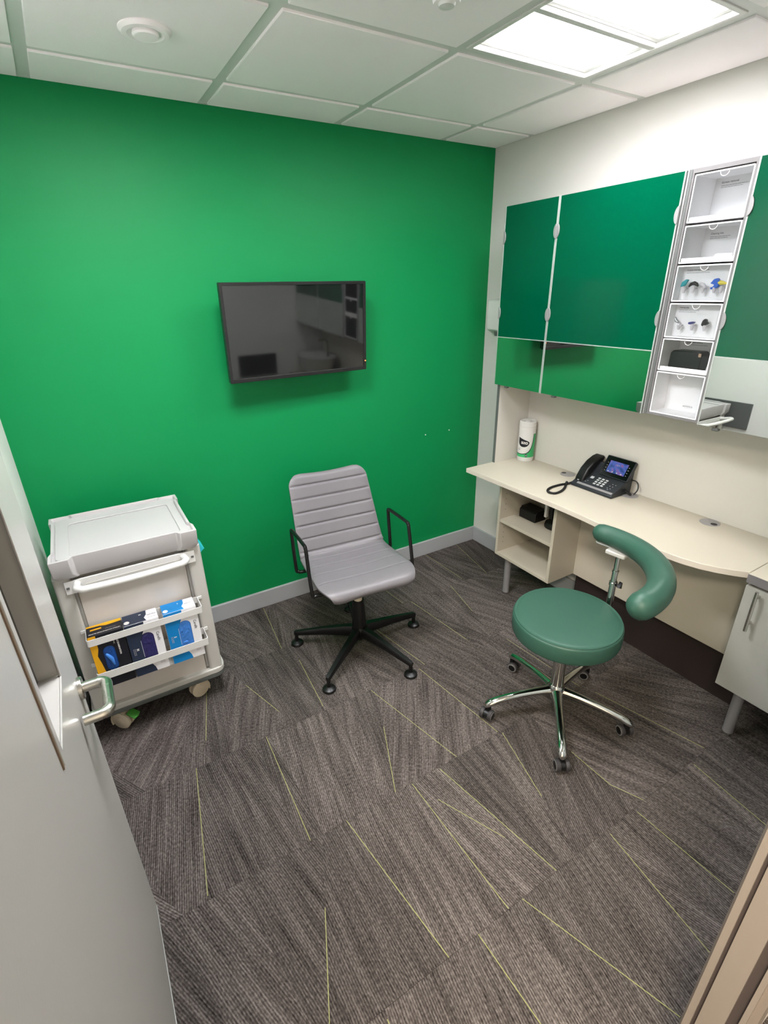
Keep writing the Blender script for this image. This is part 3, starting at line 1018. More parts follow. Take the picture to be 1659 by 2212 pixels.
ZP = 1.6465 + 0.036
items = [(-1.352, M_earteal, 'teal', 'teal ear plug, leftmost in the third display box', 'wedge'),
         (-1.386, M_earblack, 'black', 'black curved ear plug beside the teal one', 'arc'),
         (-1.421, M_earclear, 'clear', 'clear ear plug in the middle of the third display box', 'blob'),
         (-1.462, M_earblue, 'blue', 'blue moulded ear plug, the largest in the third display box', 'crescent'),
         (-1.485, M_earyellow, 'yellow', 'yellow ear plug at the right end of the third display box', 'bullet')]
for y, mt_, nm, lab, shp in items:
    t = thing('earplug', lab, 'ear plug', (-0.245, y, ZP), 0, 'ear plugs in the third display box')
    B().lathe([(0.0001, -0.012), (0.004, -0.011), (0.0055, -0.004), (0.0075, 0.001), (0.008, 0.006), (0.004, 0.011), (0.0001, 0.012)], n=14).cyl((0, 0, 0.004), (0.0228, 0, 0.004), 0.0028, n=8).build('clear_stand', M_earclear, t)
    if shp == 'wedge':
        B().prism([(0.013, 0.010), (-0.002, 0.013), (-0.012, 0.034), (-0.004, 0.036), (0.010, 0.026)], 'x', -0.006, 0.006).build('plug_body', mt_, t, bevel=0.002)
    elif shp == 'arc':
        B().tube([(0, 0.016, 0.012), (0, 0.010, 0.019), (0, 0.0, 0.022), (0, -0.010, 0.018), (0, -0.015, 0.013)], [0.003, 0.006, 0.007, 0.006, 0.003], 10, round_caps=True).build('plug_body', mt_, t)
    elif shp == 'blob':
        B().tube([(0, 0.010, 0.020), (0, 0.0, 0.016), (0, -0.008, 0.008), (0, -0.002, 0.002)], [0.005, 0.006, 0.005, 0.003], 10, round_caps=True).build('plug_body', mt_, t)
    elif shp == 'crescent':
        B().prism([(0.016, 0.020), (0.006, 0.034), (-0.006, 0.037), (-0.016, 0.026), (-0.014, 0.010), (-0.004, 0.002), (0.010, 0.000), (0.014, 0.006), (0.004, 0.010), (0.002, 0.016)], 'x', -0.007, 0.007).build('plug_body', mt_, t, bevel=0.002)
    else:
        B().tube([(0, 0.010, 0.022), (0, -0.002, 0.021), (0, -0.014, 0.019)], [0.008, 0.006, 0.003], 12, round_caps=True).build('plug_body', mt_, t)
ZP = 1.5185 + 0.036
for y, mt_, lab, shp in ((-1.362, M_silver, 'silver behind-the-ear hearing aid on a clear stand, left of three', 0),
                         (-1.412, M_purple, 'small purple hearing aid on a clear stand, middle of three', 1),
                         (-1.458, M_earblack, 'dark brown in-ear hearing aid on a clear stand, right of three', 2)):
    t = thing('hearing_aid', lab, 'hearing aid', (-0.245, y, ZP), 0, 'hearing aids in the fourth display box')
    B().lathe([(0.0001, -0.012), (0.004, -0.011), (0.0055, -0.004), (0.0075, 0.001), (0.008, 0.006), (0.004, 0.011), (0.0001, 0.012)], n=14).cyl((0, 0, 0.004), (0.0228, 0, 0.004), 0.0028, n=8).build('clear_stand', M_earclear, t)
    if shp == 0:
        B().tube([(0, 0.020, 0.030), (0, 0.015, 0.021), (0, 0.006, 0.015)], [0.004, 0.006, 0.004], 10, round_caps=True).build('shell', mt_, t)
    elif shp == 1:
        B().prism([(0.015, 0.010), (0.015, 0.017), (0.0, 0.0195), (-0.009, 0.018), (-0.004, 0.012), (0.006, 0.009)], 'x', -0.006, 0.006).build('shell', mt_, t, bevel=0.002)
    else:
        B().prism([(0.013, 0.009), (0.010, 0.024), (0.003, 0.031), (-0.004, 0.028), (-0.006, 0.020), (-0.013, 0.016), (-0.004, 0.008), (0.004, 0.002)], 'x', -0.006, 0.006).build('shell', mt_, t, bevel=0.002)
t = thing('charging_case', 'black charging case with copper latch in the fifth display box', 'case', (-0.205, -1.408, 1.3948))
B().prism([(0.060, 0.0), (0.064, 0.010), (0.064, 0.062), (0.054, 0.072), (-0.048, 0.072), (-0.058, 0.062), (-0.058, 0.0)], 'x', -0.030, 0.030).build('body', M_black, t, bevel=0.004)
B().box(-0.0315, -0.028, -0.056, -0.046, 0.054, 0.067).build('latch', M_copper, t, bevel=0.001)
t = thing('leaflet', 'grey folded leaflet beside the black charging case', 'leaflet', (-0.205, -1.488, 1.3948))
B().prism([(0.010, 0.0), (-0.016, 0.0), (-0.016, 0.050), (0.006, 0.030)], 'x', -0.008, 0.004).build('folded_card', M_ink, t)
B().prism([(0.009, 0.0), (-0.015, 0.0), (-0.015, 0.034), (0.006, 0.018)], 'x', -0.0105, -0.009).build('front_fold', M_inklight, t)

# soap dispenser on the right wall by the corner
t = thing('soap_dispenser', 'white wall soap dispenser in the corner beside the wall cabinet', 'dispenser', (0.0, -0.158, 1.46))
B().prism([(0.0, 0.0), (-0.045, -0.004), (-0.078, 0.012), (-0.084, 0.05), (-0.082, 0.165), (-0.074, 0.178), (0.0, 0.180)], 'y', -0.055, 0.055).build('cover', M_whiteplas, t, bevel=0.006, seg=3)
B().cyl((-0.045, 0, -0.022), (-0.045, 0, 0.004), 0.014, 0.02, 16).build('nozzle', M_darkgrey, t)

# ------------------------------------------------------------------ wipes canister
cx_, cy_ = -0.062, -0.487
t = thing('wipes_canister', 'white and green wipes canister at the left end of the desk', 'canister', (cx_, cy_, ZD + 0.0006))
rc = 0.0475
B().lathe([(0.0001, 0.0), (rc - 0.002, 0.0), (rc, 0.003), (rc, 0.180), (rc - 0.002, 0.186), (0.0001, 0.186)], n=48).build('body', M_whiteplas, t)
cap = B().lathe([(0.0001, 0.186), (rc + 0.0008, 0.186), (rc + 0.0012, 0.206), (rc - 0.001, 0.207), (rc - 0.001, 0.210), (rc + 0.001, 0.211), (rc + 0.001, 0.232), (rc - 0.003, 0.237), (rc - 0.008, 0.2375), (rc - 0.010, 0.2345), (0.0001, 0.2345)], n=48).build('lid', M_whiteplas, t)
B().prism(rect(-0.026, 0.026, -0.016, 0.016, 0.012), 'z', 0.2346, 0.2395).xform(Matrix.Rotation(0.5, 4, 'Z')).build('pull_tab', M_whiteplas, cap, bevel=0.001)


def wrap(bb, a0, pts, r, mi):
    """flat label polygon (metres along the girth, height) -> curved patch on the canister"""
    vs = [bb.bm.verts.new((r * math.cos(a0 + u / r), r * math.sin(a0 + u / r), v)) for u, v in pts]
    f = bb.face(vs, mi)
    return f


# label: built as columns; a0 faces the camera. u grows to the right as seen from the camera
camdir = math.atan2(-2.522 - cy_, -2.2606 - cx_)
lb = B()
rl = rc + 0.0004
N_ = 90


def u2a(u):
    return camdir + u / rc


def strip(bb, f0, f1, mi, u0, u1, r=rl):
    prev = None
    for i in range(N_ + 1):
        u = u0 + (u1 - u0) * i / N_
        a = u2a(u)
        lo, hi = f0(u), f1(u)
        if hi - lo < 1e-5:
            prev = None
            continue
        cur = (bb.bm.verts.new((r * math.cos(a), r * math.sin(a), lo)), bb.bm.verts.new((r * math.cos(a), r * math.sin(a), hi)))
        if prev:
            bb.face([prev[0], cur[0], cur[1], prev[1]], mi)
        prev = cur


def swoosh(u):       # lower edge of the white field: low at left, sweeping up to the right
    t_ = (u + 0.075) / 0.117
    if t_ <= 0:
        return 0.047
    if t_ >= 1:
        return 0.170
    return 0.047 + 0.123 * (1 - math.sqrt(max(0, 1 - t_ ** 5.7)))


def swoosh2(u):
    return swoosh(u - 0.0035) - 0.004


g0, g1 = -math.pi * rc * 0.98, math.pi * rc * 0.98
strip(lb, lambda u: 0.026, lambda u: min(0.168, swoosh2(u)), 0, g0, g1)
strip(lb, lambda u: min(0.168, swoosh2(u)), lambda u: min(0.168, swoosh(u)), 1, -0.075, 0.0455, rl + 0.0001)
lb.build('green_label', [M_cangreen, M_boxblack], t, label='green label with a black curved edge')
lb = B()


UC = -0.0150


def badge_lo(u):
    t_ = (u - UC) / 0.034
    return 0.120 - 0.032 * math.sqrt(max(0, 1 - abs(t_) ** 2.3)) if abs(t_) < 1 else 1


def badge_hi(u):
    t_ = (u - UC) / 0.034
    if abs(t_) >= 1:
        return 0
    return 0.1335 - 0.33 * (u - UC) - 0.006 * max(0, t_) ** 5


strip(lb, badge_lo, badge_hi, 0, UC - 0.0339, UC + 0.0339, rl + 0.0002)
for i in range(1):
    q = B()
    q.text('azo', 0.0285, Matrix.Identity(4), 0, align='CENTER', bold=0.0006)
    for v in q.bm.verts:
        u, z = v.co.x - 0.010, v.co.y + 0.1060
        a = u2a(u)
        v.co = Vector(((rl + 0.0006) * math.cos(a), (rl + 0.0006) * math.sin(a), z - 0.05 * u))
    q.text('200', 0.009, Matrix.Translation((0, 0, 9)), 0, align='CENTER')
    for v in q.bm.verts:
        if v.co.z > 5:
            u, z = v.co.x + 0.005, v.co.y + 0.034
            a = u2a(u)
            v.co = Vector(((rl + 0.0006) * math.cos(a), (rl + 0.0006) * math.sin(a), z))
    for r, (wd, zz, hh_) in enumerate(((0.022, 0.082, 0.0022), (0.015, 0.074, 0.006))):
        for jj in range(6):
            u0_ = -0.048 + wd * jj / 6
            u1_ = -0.048 + wd * (jj + 1) / 6
            q.face([q.bm.verts.new(((rl + 0.0005) * math.cos(u2a(u_)), (rl + 0.0005) * math.sin(u2a(u_)), z_)) for u_, z_ in ((u0_, zz), (u1_, zz), (u1_, zz - hh_), (u0_, zz - hh_))], 1)
    q.build('lettering', [M_whitetext, M_inklight], t, smooth=False)
strip(lb, lambda u: 0.037 - math.sqrt(max(0, 0.0085 ** 2 - (u - 0.005) ** 2)), lambda u: 0.037 + math.sqrt(max(0, 0.0085 ** 2 - (u - 0.005) ** 2)), 0, -0.0034, 0.0134, rl + 0.0003)
lb.build('black_badge', M_boxblack, t, label='black rounded badge reading azo')

# ------------------------------------------------------------------ desk phone
ph = thing('desk_phone', 'black desk phone with blue colour display, handset and coiled cord', 'telephone', (-0.10, -1.045, ZD + 0.0006))
pw = (-0.10, -1.045, 0.0)
PZ = ZD + 0.0006


def xz(x, z):
    return (x, z)


B().prism([(-0.178, PZ), (-0.030, PZ), (-0.022, PZ + 0.115), (-0.045, PZ + 0.120), (-0.088, PZ + 0.060), (-0.170, PZ + 0.020), (-0.178, PZ + 0.012)], 'y', -1.165, -0.925).build('base', M_phone, ph, (-0.10, -1.045, PZ), bevel=0.003)
po = (-0.10, -1.045, PZ)
# deck frame
D0 = Vector((-0.170, 0, PZ + 0.020)); D1 = Vector((-0.088, 0, PZ + 0.060))
dd = (D1 - D0).normalized(); dn = Vector((-dd.z, 0, dd.x))


def deck(s, y, h):
    p = D0 + dd * s + dn * h
    return (p.x, y, p.z)


def deckbox(bb, s0, s1, y0, y1, h0, h1, mi=0):
    bb.loft([[deck(s0, y0, h), deck(s1, y0, h), deck(s1, y1, h), deck(s0, y1, h)] for h in (h0, h1)], mi=mi)


q = B(); deckbox(q, -0.003, 0.010, -1.160, -0.955, 0.0, 0.002); q.build('silver_strip', M_alu, ph, po, bevel=0.0006)
for r in range(4):
    for c in range(3):
        s0 = 0.026 + (3 - r) * 0.0145
        y0 = -1.030 - c * 0.0215
        q = B(); deckbox(q, s0, s0 + 0.009, y0 - 0.014, y0, 0.0, 0.0022); q.build('key', M_key, ph, po, bevel=0.0008)
q = B(); deckbox(q, 0.058, 0.074, -1.008, -0.990, 0.0, 0.002); q.build('navigation_key', M_key, ph, po, bevel=0.002)
sm = B()
for s0, y0 in ((0.062, -1.118), (0.046, -1.113), (0.046, -1.128), (0.030, -1.110), (0.030, -1.126), (0.062, -1.134), (0.020, -1.118), (0.035, -0.992), (0.026, -0.984)):
    deckbox(sm, s0, s0 + 0.003, y0 - 0.005, y0, 0.0, 0.001)
sm.build('function_keys', M_inklight, ph, po)
# tilted display housing
S0 = Vector((-0.092, 0, PZ + 0.072)); S1 = Vector((-0.036, 0, PZ + 0.163))
sd = (S1 - S0).normalized(); snn = Vector((-sd.z, 0, sd.x))


def scr(s, y, h):
    p = S0 + sd * s + snn * h
    return (p.x, y, p.z)


SL = (S1 - S0).length
q = B(); q.loft([[scr(s, y, h) for s, y in rect(0, SL, -1.176, -1.018, 0.006, 3)] for h in (-0.018, 0.0)]); hs = q.build('display_housing', M_phone, ph, po, bevel=0.002)
q = B(); q.loft([[scr(s, y, h) for s, y in rect(0.004, SL - 0.004, -1.172, -1.022, 0.004, 3)] for h in (0.0, 0.0012)]); q.build('black_glass', M_gloss, hs, po)
q = B(); q.loft([[scr(s, y, h) for s, y in rect(0.022, SL - 0.024, -1.147, -1.047)] for h in (0.0013, 0.0017)]); q.build('colour_screen', M_disp, hs, po)
q = B()
for i in range(4):
    for yy in (-1.036, -1.153):
        s = 0.026 + i * 0.014
        q.face([q.bm.verts.new(scr(s_, y_, 0.0016)) for s_, y_ in ((s, yy), (s + 0.002, yy), (s + 0.002, yy - 0.005), (s, yy - 0.005))])
for i in range(4):
    yy = -1.055 - i * 0.024
    q.face([q.bm.verts.new(scr(s_, y_, 0.0020)) for s_, y_ in ((0.025, yy), (0.030, yy), (0.030, yy - 0.007), (0.025, yy - 0.007))])
q.text('15:25', 0.010, basis(scr(0.062, -1.084, 0.0021), (0, -1, 0), sd), 0)
q.build('screen_icons', M_inklight, hs, po, smooth=False)
B().box(-0.036, -0.020, -1.12, -1.07, PZ + 0.09, PZ + 0.125).build('display_hinge', M_phone, ph, po)
# handset: arched bar with two ends
hp = [(-0.160, PZ + 0.016), (-0.150, PZ + 0.048), (-0.126, PZ + 0.090), (-0.092, PZ + 0.124), (-0.060, PZ + 0.143), (-0.030, PZ + 0.151),
      (-0.020, PZ + 0.140), (-0.030, PZ + 0.120), (-0.062, PZ + 0.112), (-0.090, PZ + 0.096), (-0.116, PZ + 0.066), (-0.126, PZ + 0.040), (-0.132, PZ + 0.022)]
q = B(); q.prism(hp, 'y', -0.975, -0.925)
for v in q.bm.verts:
    v.co.y -= 0.018 * (v.co.x + 0.16) / 0.13
hs2 = q.build('handset', M_black, ph, po, bevel=0.007, seg=3, angle=0.9)
q = B(); q.box(-0.158, -0.150, -0.955, -0.945, PZ + 0.030, PZ + 0.034); q.build('handset_mark', M_inklight, hs2, po)
# coiled cord
base_path = [(-0.150, -0.932, PZ + 0.018), (-0.185, -0.917, PZ + 0.006), (-0.235, -0.905, PZ + 0.005), (-0.300, -0.905, PZ + 0.005), (-0.345, -0.922, PZ + 0.005), (-0.362, -0.950, PZ + 0.005),
             (-0.345, -0.972, PZ + 0.005), (-0.300, -0.968, PZ + 0.005), (-0.255, -0.950, PZ + 0.005), (-0.215, -0.925, PZ + 0.006), (-0.185, -0.905, PZ + 0.010)]


def smooth_path(pts, n):
    P = [Vector(p) for p in pts]
    outp = []
    for i in range(len(P) - 1):
        p0, p1, p2, p3 = P[max(i - 1, 0)], P[i], P[i + 1], P[min(i + 2, len(P) - 1)]
        for j in range(n):
            t_ = j / n
            outp.append(0.5 * ((2 * p1) + (-p0 + p2) * t_ + (2 * p0 - 5 * p1 + 4 * p2 - p3) * t_ ** 2 + (-p0 + 3 * p1 - 3 * p2 + p3) * t_ ** 3))
    outp.append(P[-1])
    return outp


sp = smooth_path(base_path, 16)
rr_ = [0.0062 + 0.0009 * math.sin(i * 2.1) for i in range(len(sp))]
B().tube(sp, rr_, 8).build('coiled_cord', M_black, ph, po)
B().tube(smooth_path([(-0.040, -1.150, PZ + 0.070), (-0.030, -1.190, PZ + 0.066), (-0.040, -1.208, PZ + 0.035), (-0.055, -1.200, PZ + 0.008)], 6), 0.0028, 8).build('line_cable', M_black, ph, po)
B().tube(smooth_path([(-0.075, -1.155, PZ + 0.030), (-0.080, -1.178, PZ + 0.022), (-0.068, -1.195, PZ + 0.008)], 5), 0.006, 8).build('power_plug', M_black, ph, po)

# ------------------------------------------------------------------ grey swivel chair
cr = math.radians(-5.1)
ch = thing('swivel_chair', 'grey leather swivel chair with ribbed shell and black arms', 'chair', (-1.304, -0.635, 0.0), cr)
OX = 0.012
# profile of the shell, (y, z), front lip to top of the back; y axis points to the back
prof = [(-0.152, 0.436), (-0.168, 0.438), (-0.175, 0.446), (-0.169, 0.456), (-0.148, 0.464), (-0.10, 0.468), (-0.04, 0.467), (0.02, 0.464), (0.08, 0.461), (0.14, 0.459), (0.185, 0.461), (0.215, 0.470),
        (0.236, 0.490), (0.252, 0.52), (0.272, 0.56), (0.294, 0.61), (0.316, 0.66), (0.338, 0.71), (0.360, 0.76), (0.380, 0.805), (0.394, 0.832), (0.404, 0.846)]
pp = smooth_path([(0, p[0], p[1]) for p in prof], 6)
cum = [0.0]
for a, c in zip(pp[:-1], pp[1:]):
    cum.append(cum[-1] + (c - a).length)
TOT = cum[-1]
grooves = [g_ + 0.024 for g_ in (0.105, 0.195, 0.275, 0.350, 0.432, 0.500, 0.567, 0.634, 0.702, 0.770)]


def half_width(s):
    # seat wide at the front, waist at the bend, slight taper to the top
    f = s
    if f < 0.44:
        w_ = 0.248 - 0.018 * (f / 0.44)
    else:
        w_ = 0.230 - 0.020 * ((f - 0.44) / (TOT - 0.44))
    # rounded ends
    for d, rad, squash in ((f, 0.135, 0.105), (TOT - f, 0.060, 0.062)):
        if d < rad:
            q_ = 1 - d / rad
            w_ -= squash * (1 - math.sqrt(max(0, 1 - q_ * q_)))
    return w_


NT = 28
top, bot = [], []
svals = []
s = 0.0
idx = list(range(0, len(pp)))
fine = []
ns = 230
for i in range(ns + 1):
    st = TOT * i / ns
    j = 0
    while j < len(cum) - 2 and cum[j + 1] < st:
        j += 1
    f = (st - cum[j]) / max(1e-9, cum[j + 1] - cum[j])
    p = pp[j].lerp(pp[j + 1], min(1, max(0, f)))
    tg = (pp[min(j + 2, len(pp) - 1)] - pp[max(j - 1, 0)]).normalized()
    nrm = Vector((0, -tg.z, tg.y))      # towards the sitter
    hw = half_width(st)
    g = 0.0
    for gi, gs in enumerate(grooves):
        dpt = 0.0026 if gi < 4 else 0.0075
        wd = 0.0035 if gi < 4 else 0.0045
        g -= dpt * math.exp(-((st - gs) / wd) ** 2)
    rt, rb = [], []
    for t_ in range(NT + 1):
        u = -1 + 2 * t_ / NT
        u = math.sin(u * math.pi / 2)
        edge = 1 - abs(u) ** 9
        endf = min(1.0, st / 0.02, (TOT - st) / 0.02)
        thick = 0.020 * (0.30 + 0.70 * edge) * (0.35 + 0.65 * math.sqrt(max(0, endf)))
        bow = 0.020 * u * u * (1.0 if st > 0.42 else 0.35) - 0.004 * (1 - u * u)
        gx = g * min(1.0, (1 - abs(u)) / 0.10)
        base = p + nrm * bow
        rt.append(Vector((OX + u * hw, base.y, base.z)) + nrm * (thick + gx))
        rb.append(Vector((OX + u * hw, base.y, base.z)) - nrm * (0.014 * (0.3 + 0.7 * edge)))
    top.append(rt)
    bot.append(rb)
q = B()
VT = [[q.bm.verts.new(v) for v in r] for r in top]
VB = [[q.bm.verts.new(v) for v in r] for r in bot]
for i in range(ns):
    for t_ in range(NT):
        q.face([VT[i][t_], VT[i][t_ + 1], VT[i + 1][t_ + 1], VT[i + 1][t_]])
        q.face([VB[i][t_], VB[i + 1][t_], VB[i + 1][t_ + 1], VB[i][t_ + 1]], 0)
    q.face([VT[i][0], VT[i + 1][0], VB[i + 1][0], VB[i][0]])
    q.face([VT[i][NT], VB[i][NT], VB[i + 1][NT], VT[i + 1][NT]])
for t_ in range(NT):
    q.face([VT[0][t_], VB[0][t_], VB[0][t_ + 1], VT[0][t_ + 1]])
    q.face([VT[ns][t_], VT[ns][t_ + 1], VB[ns][t_ + 1], VB[ns][t_]])
q.build('shell', M_leather, ch, angle=1.2)
# piping along the front lip
pip = [Vector((OX + math.sin((-1 + 2 * t_ / 20) * math.pi / 2) * half_width(0.012) * 0.97, -0.170, 0.4375)) for t_ in range(21)]
# arms
for sx in (-1, 1):
    xx = OX + sx * 0.262
    pa = [(OX + sx * 0.16, -0.07, 0.424), (xx - sx * 0.02, -0.068, 0.424), (xx, -0.066, 0.440), (xx, -0.030, 0.630), (xx, -0.022, 0.652), (xx, 0.0, 0.662),
          (xx, 0.170, 0.655), (xx, 0.192, 0.648), (xx, 0.198, 0.630), (xx, 0.180, 0.450), (xx - sx * 0.01, 0.176, 0.428), (xx - sx * 0.03, 0.172, 0.424), (OX + sx * 0.16, 0.17, 0.424)]
    B().tube(smooth_path(pa, 4), 0.0085, 12).build('arm', M_blackmetal, ch)
# mechanism and column
B().box(-0.13, 0.15, -0.09, 0.19, 0.414, 0.428).box(-0.165, -0.12, -0.085, 0.185, 0.416, 0.432).box(0.145, 0.19, -0.085, 0.185, 0.416, 0.432).build('under_frame', M_blackmetal, ch, bevel=0.003)
B().cyl((0, 0, 0.288), (0, 0, 0.415), 0.021, 0.024, 20).build('collar', M_castor, ch, label='beige collar')
B().lathe([(0.0001, 0.135), (0.037, 0.135), (0.034, 0.20), (0.031, 0.27), (0.029, 0.292), (0.0001, 0.292)], n=24).build('column', M_blackmetal, ch)
B().tube([(-0.03, 0.02, 0.405), (-0.055, 0.03, 0.36), (-0.06, 0.03, 0.33)], [0.012, 0.018, 0.014], 10, round_caps=True).cyl((-0.05, 0.03, 0.34), (-0.10, 0.05, 0.335), 0.007, n=10).build('lever', M_blackmetal, ch)
B().tube([(-0.135, -0.150, 0.425), (-0.15, -0.155, 0.412), (-0.165, -0.158, 0.416)], 0.0022, 6).build('label_tab', M_whiteplas, ch, label='small white tab under the seat front')
B().lathe([(0.0001, 0.062), (0.030, 0.062), (0.040, 0.075), (0.042, 0.125), (0.036, 0.137), (0.0001, 0.137)], n=24).build('hub', M_blackmetal, ch)
R5 = 0.336
for i in range(5):
    a = math.radians(72 * i) - cr - math.radians(0.2)
    d = Vector((math.cos(a), math.sin(a), 0))
    n_ = Vector((-math.sin(a), math.cos(a), 0))
    rings = []
    for r, zt, zb, hw in ((0.02, 0.136, 0.078, 0.024), (0.08, 0.132, 0.080, 0.020), (0.20, 0.112, 0.074, 0.0165), (0.30, 0.092, 0.064, 0.014), (0.338, 0.084, 0.060, 0.0125), (0.345, 0.080, 0.060, 0.009)):
        c = d * r
        rings.append([c + n_ * x_ * hw + Vector((0, 0, zb + (zt - zb) * y_)) for x_, y_ in ((-0.75, 0), (0.75, 0), (1, 0.25), (1, 0.75), (0.62, 1), (-0.62, 1), (-1, 0.75), (-1, 0.25))])
    lg = B().loft(rings).build('leg', M_blackmetal, ch)
    c = d * R5
    B().cyl(c + Vector((0, 0, 0.02)), c + Vector((0, 0, 0.064)), 0.0095, n=14).lathe([(0.0001, 0.0), (0.031, 0.0), (0.033, 0.004), (0.030, 0.013), (0.016, 0.021), (0.0001, 0.023)], c, 24).build('glide_foot', M_blackmetal, lg)

# ------------------------------------------------------------------ green saddle stool
SX, SY = -0.795, -1.470
st = thing('stool', 'round green vinyl stool on chrome five-star castor base with curved armrest', 'stool', (SX, SY, 0.0))
sr = 0.211
B().lathe([(0.0001, 0.422), (sr - 0.010, 0.422), (sr - 0.003, 0.426), (sr, 0.434), (sr + 0.001, 0.460), (sr, 0.490), (sr - 0.002, 0.4945), (sr - 0.006, 0.4985), (sr - 0.014, 0.5015), (sr - 0.03, 0.5035), (0.10, 0.506), (0.0001, 0.507)], n=72).build('seat', M_vinyl, st, angle=1.0)
B().lathe([(sr - 0.0075, 0.4965), (sr - 0.0045, 0.4985), (sr - 0.0055, 0.5015), (sr - 0.0085, 0.5015)], n=72).build('seam_piping', M_vinyl, st)
B().lathe([(0.0001, 0.405), (0.11, 0.405), (0.12, 0.422), (0.0001, 0.422)], n=32).build('seat_plate', M_black, st)
B().lathe([(0.0001, 0.150), (0.0265, 0.150), (0.0255, 0.400), (0.0001, 0.400)], n=32).build('column', M_chrome, st)
B().lathe([(0.0001, 0.385), (0.024, 0.385), (0.024, 0.408), (0.0001, 0.408)], n=24).build('column_cap', M_black, st)
B().lathe([(0.0001, 0.090), (0.034, 0.090), (0.040, 0.105), (0.038, 0.135), (0.030, 0.150), (0.0001, 0.151)], n=32).build('hub', M_chrome, st)
spin = [35, 200, 110, 150, -20]
for i in range(5):
    a = math.radians(11 + 72 * i)
    d = Vector((math.cos(a), math.sin(a), 0))
    n_ = Vector((-math.sin(a), math.cos(a), 0))
    rings = []
    spec = [(0.015, 0.146, 0.098, 0.026), (0.05, 0.140, 0.098, 0.021), (0.10, 0.134, 0.097, 0.0185), (0.16, 0.125, 0.090, 0.0175), (0.22, 0.114, 0.080, 0.017), (0.265, 0.103, 0.068, 0.0175), (0.290, 0.094, 0.058, 0.018), (0.306, 0.082, 0.056, 0.015), (0.312, 0.072, 0.058, 0.009)]
    for r, zt, zb, hw in spec:
        c = d * r
        zc_, hz_ = (zt + zb) / 2, (zt - zb) / 2
        row = []
        for q_ in range(14):
            tt_ = 2 * math.pi * q_ / 14
            row.append(c + n_ * hw * math.cos(tt_) + Vector((0, 0, zc_ + hz_ * math.sin(tt_) * (1.0 if math.sin(tt_) > 0 else 0.8))))
        rings.append(row)
    lg = B().loft(rings).build('leg', M_chrome, st, angle=1.2)
    c = d * 0.293
    sa = math.radians(spin[i])
    ax = Vector((math.cos(sa), math.sin(sa), 0))       # wheel axle
    fw = Vector((-math.sin(sa), math.cos(sa), 0))
    wcx = c + fw * 0.012 + Vector((0, 0, 0.0252))
    cs = B()
    cs.tube([wcx - ax * 0.009, wcx + ax * 0.009], 0.021, 18).tube([c + Vector((0, 0, 0.035)), c + Vector((0, 0, 0.062))], 0.011, 12)
    ho = cs.build('castor', M_black, lg)
    for sg in (-1, 1):
        wq = B()
        e0, e1 = wcx + ax * sg * 0.010, wcx + ax * sg * 0.0265
        wq.tube([e0, e0 + ax * sg * 0.003, e1 - ax * sg * 0.003, e1], [0.0235, 0.025, 0.025, 0.0225], 22)
        # dark hub face with grey tyre ring
        wq.tube([e1 - ax * sg * 0.001, e1 + ax * sg * 0.0010], [0.0222, 0.0205], 22, mi=2)
        wq.tube([e1, e1 + ax * sg * 0.0016], [0.0168, 0.0155], 20, mi=1)
        ww_ = wq.build('wheel', [M_tyre, M_black, M_rubgrey], lg)
# armrest post and bracket
PXY = Vector((-0.557 - SX, -1.489 - SY, 0))
B().tube(smooth_path([(0.06, 0.0, 0.412), (0.14, -0.01, 0.408), (PXY.x - 0.02, PXY.y, 0.400), (PXY.x, PXY.y, 0.39)], 4), 0.012, 12).build('arm_bar', M_chrome, st)
B().lathe([(0.0001, 0.385), (0.0135, 0.385), (0.0135, 0.572), (0.0165, 0.574), (0.0165, 0.588), (0.0135, 0.590), (0.0001, 0.590)], PXY, 24).build('post_sleeve', M_chrome, st)
B().lathe([(0.0001, 0.588), (0.0118, 0.588), (0.0118, 0.634), (0.0135, 0.635), (0.0135, 0.642), (0.0100, 0.644), (0.0100, 0.716), (0.0001, 0.716)], PXY, 24).build('post', M_chrome, st)
kd = Vector((0.25, -0.97, 0)).normalized()
B().tube([PXY + Vector((0, 0, 0.578)), PXY + kd * 0.022 + Vector((0, 0, 0.578))], 0.006, 10).tube([PXY + kd * 0.020 + Vector((0, 0, 0.578)), PXY + kd * 0.034 + Vector((0, 0, 0.578))], [0.020, 0.017], 3).build('clamp_knob', M_black, st, bevel=0.003)
# cushion: arc of a circle
AC = Vector((-0.869 - SX, -1.457 - SY, 0.766))
AR = 0.336
pa, ra = [], []
for i in range(41):
    f = i / 40
    an = math.radians(12 - 104 * f)
    pa.append(AC + Vector((AR * math.cos(an), AR * math.sin(an), 0)))
    ra.append(0.036 + 0.010 * min(1, f * 1.8) - 0.002 * max(0, f - 0.6))
B().tube(pa, ra, 20, up=(0, 0, 1), flat=1.05, round_caps=True).build('armrest_cushion', M_vinyl, st, angle=1.5)
pa2 = [p + Vector((0, 0, -0.043)) for p in pa[0:41]]
B().tube(pa2, 0.017, 8, up=(0, 0, 1), flat=0.35, round_caps=True).build('cushion_rail', M_alulight, st, label='pale metal rail under the cushion')
q = B(); q.box(-0.015, 0.015, -0.030, 0.050, 0.706, 0.724).xform(Matrix.Rotation(0.15, 4, 'Z')).xform(Matrix.Translation(PXY)); q.build('bracket', M_greypost, st, bevel=0.004)

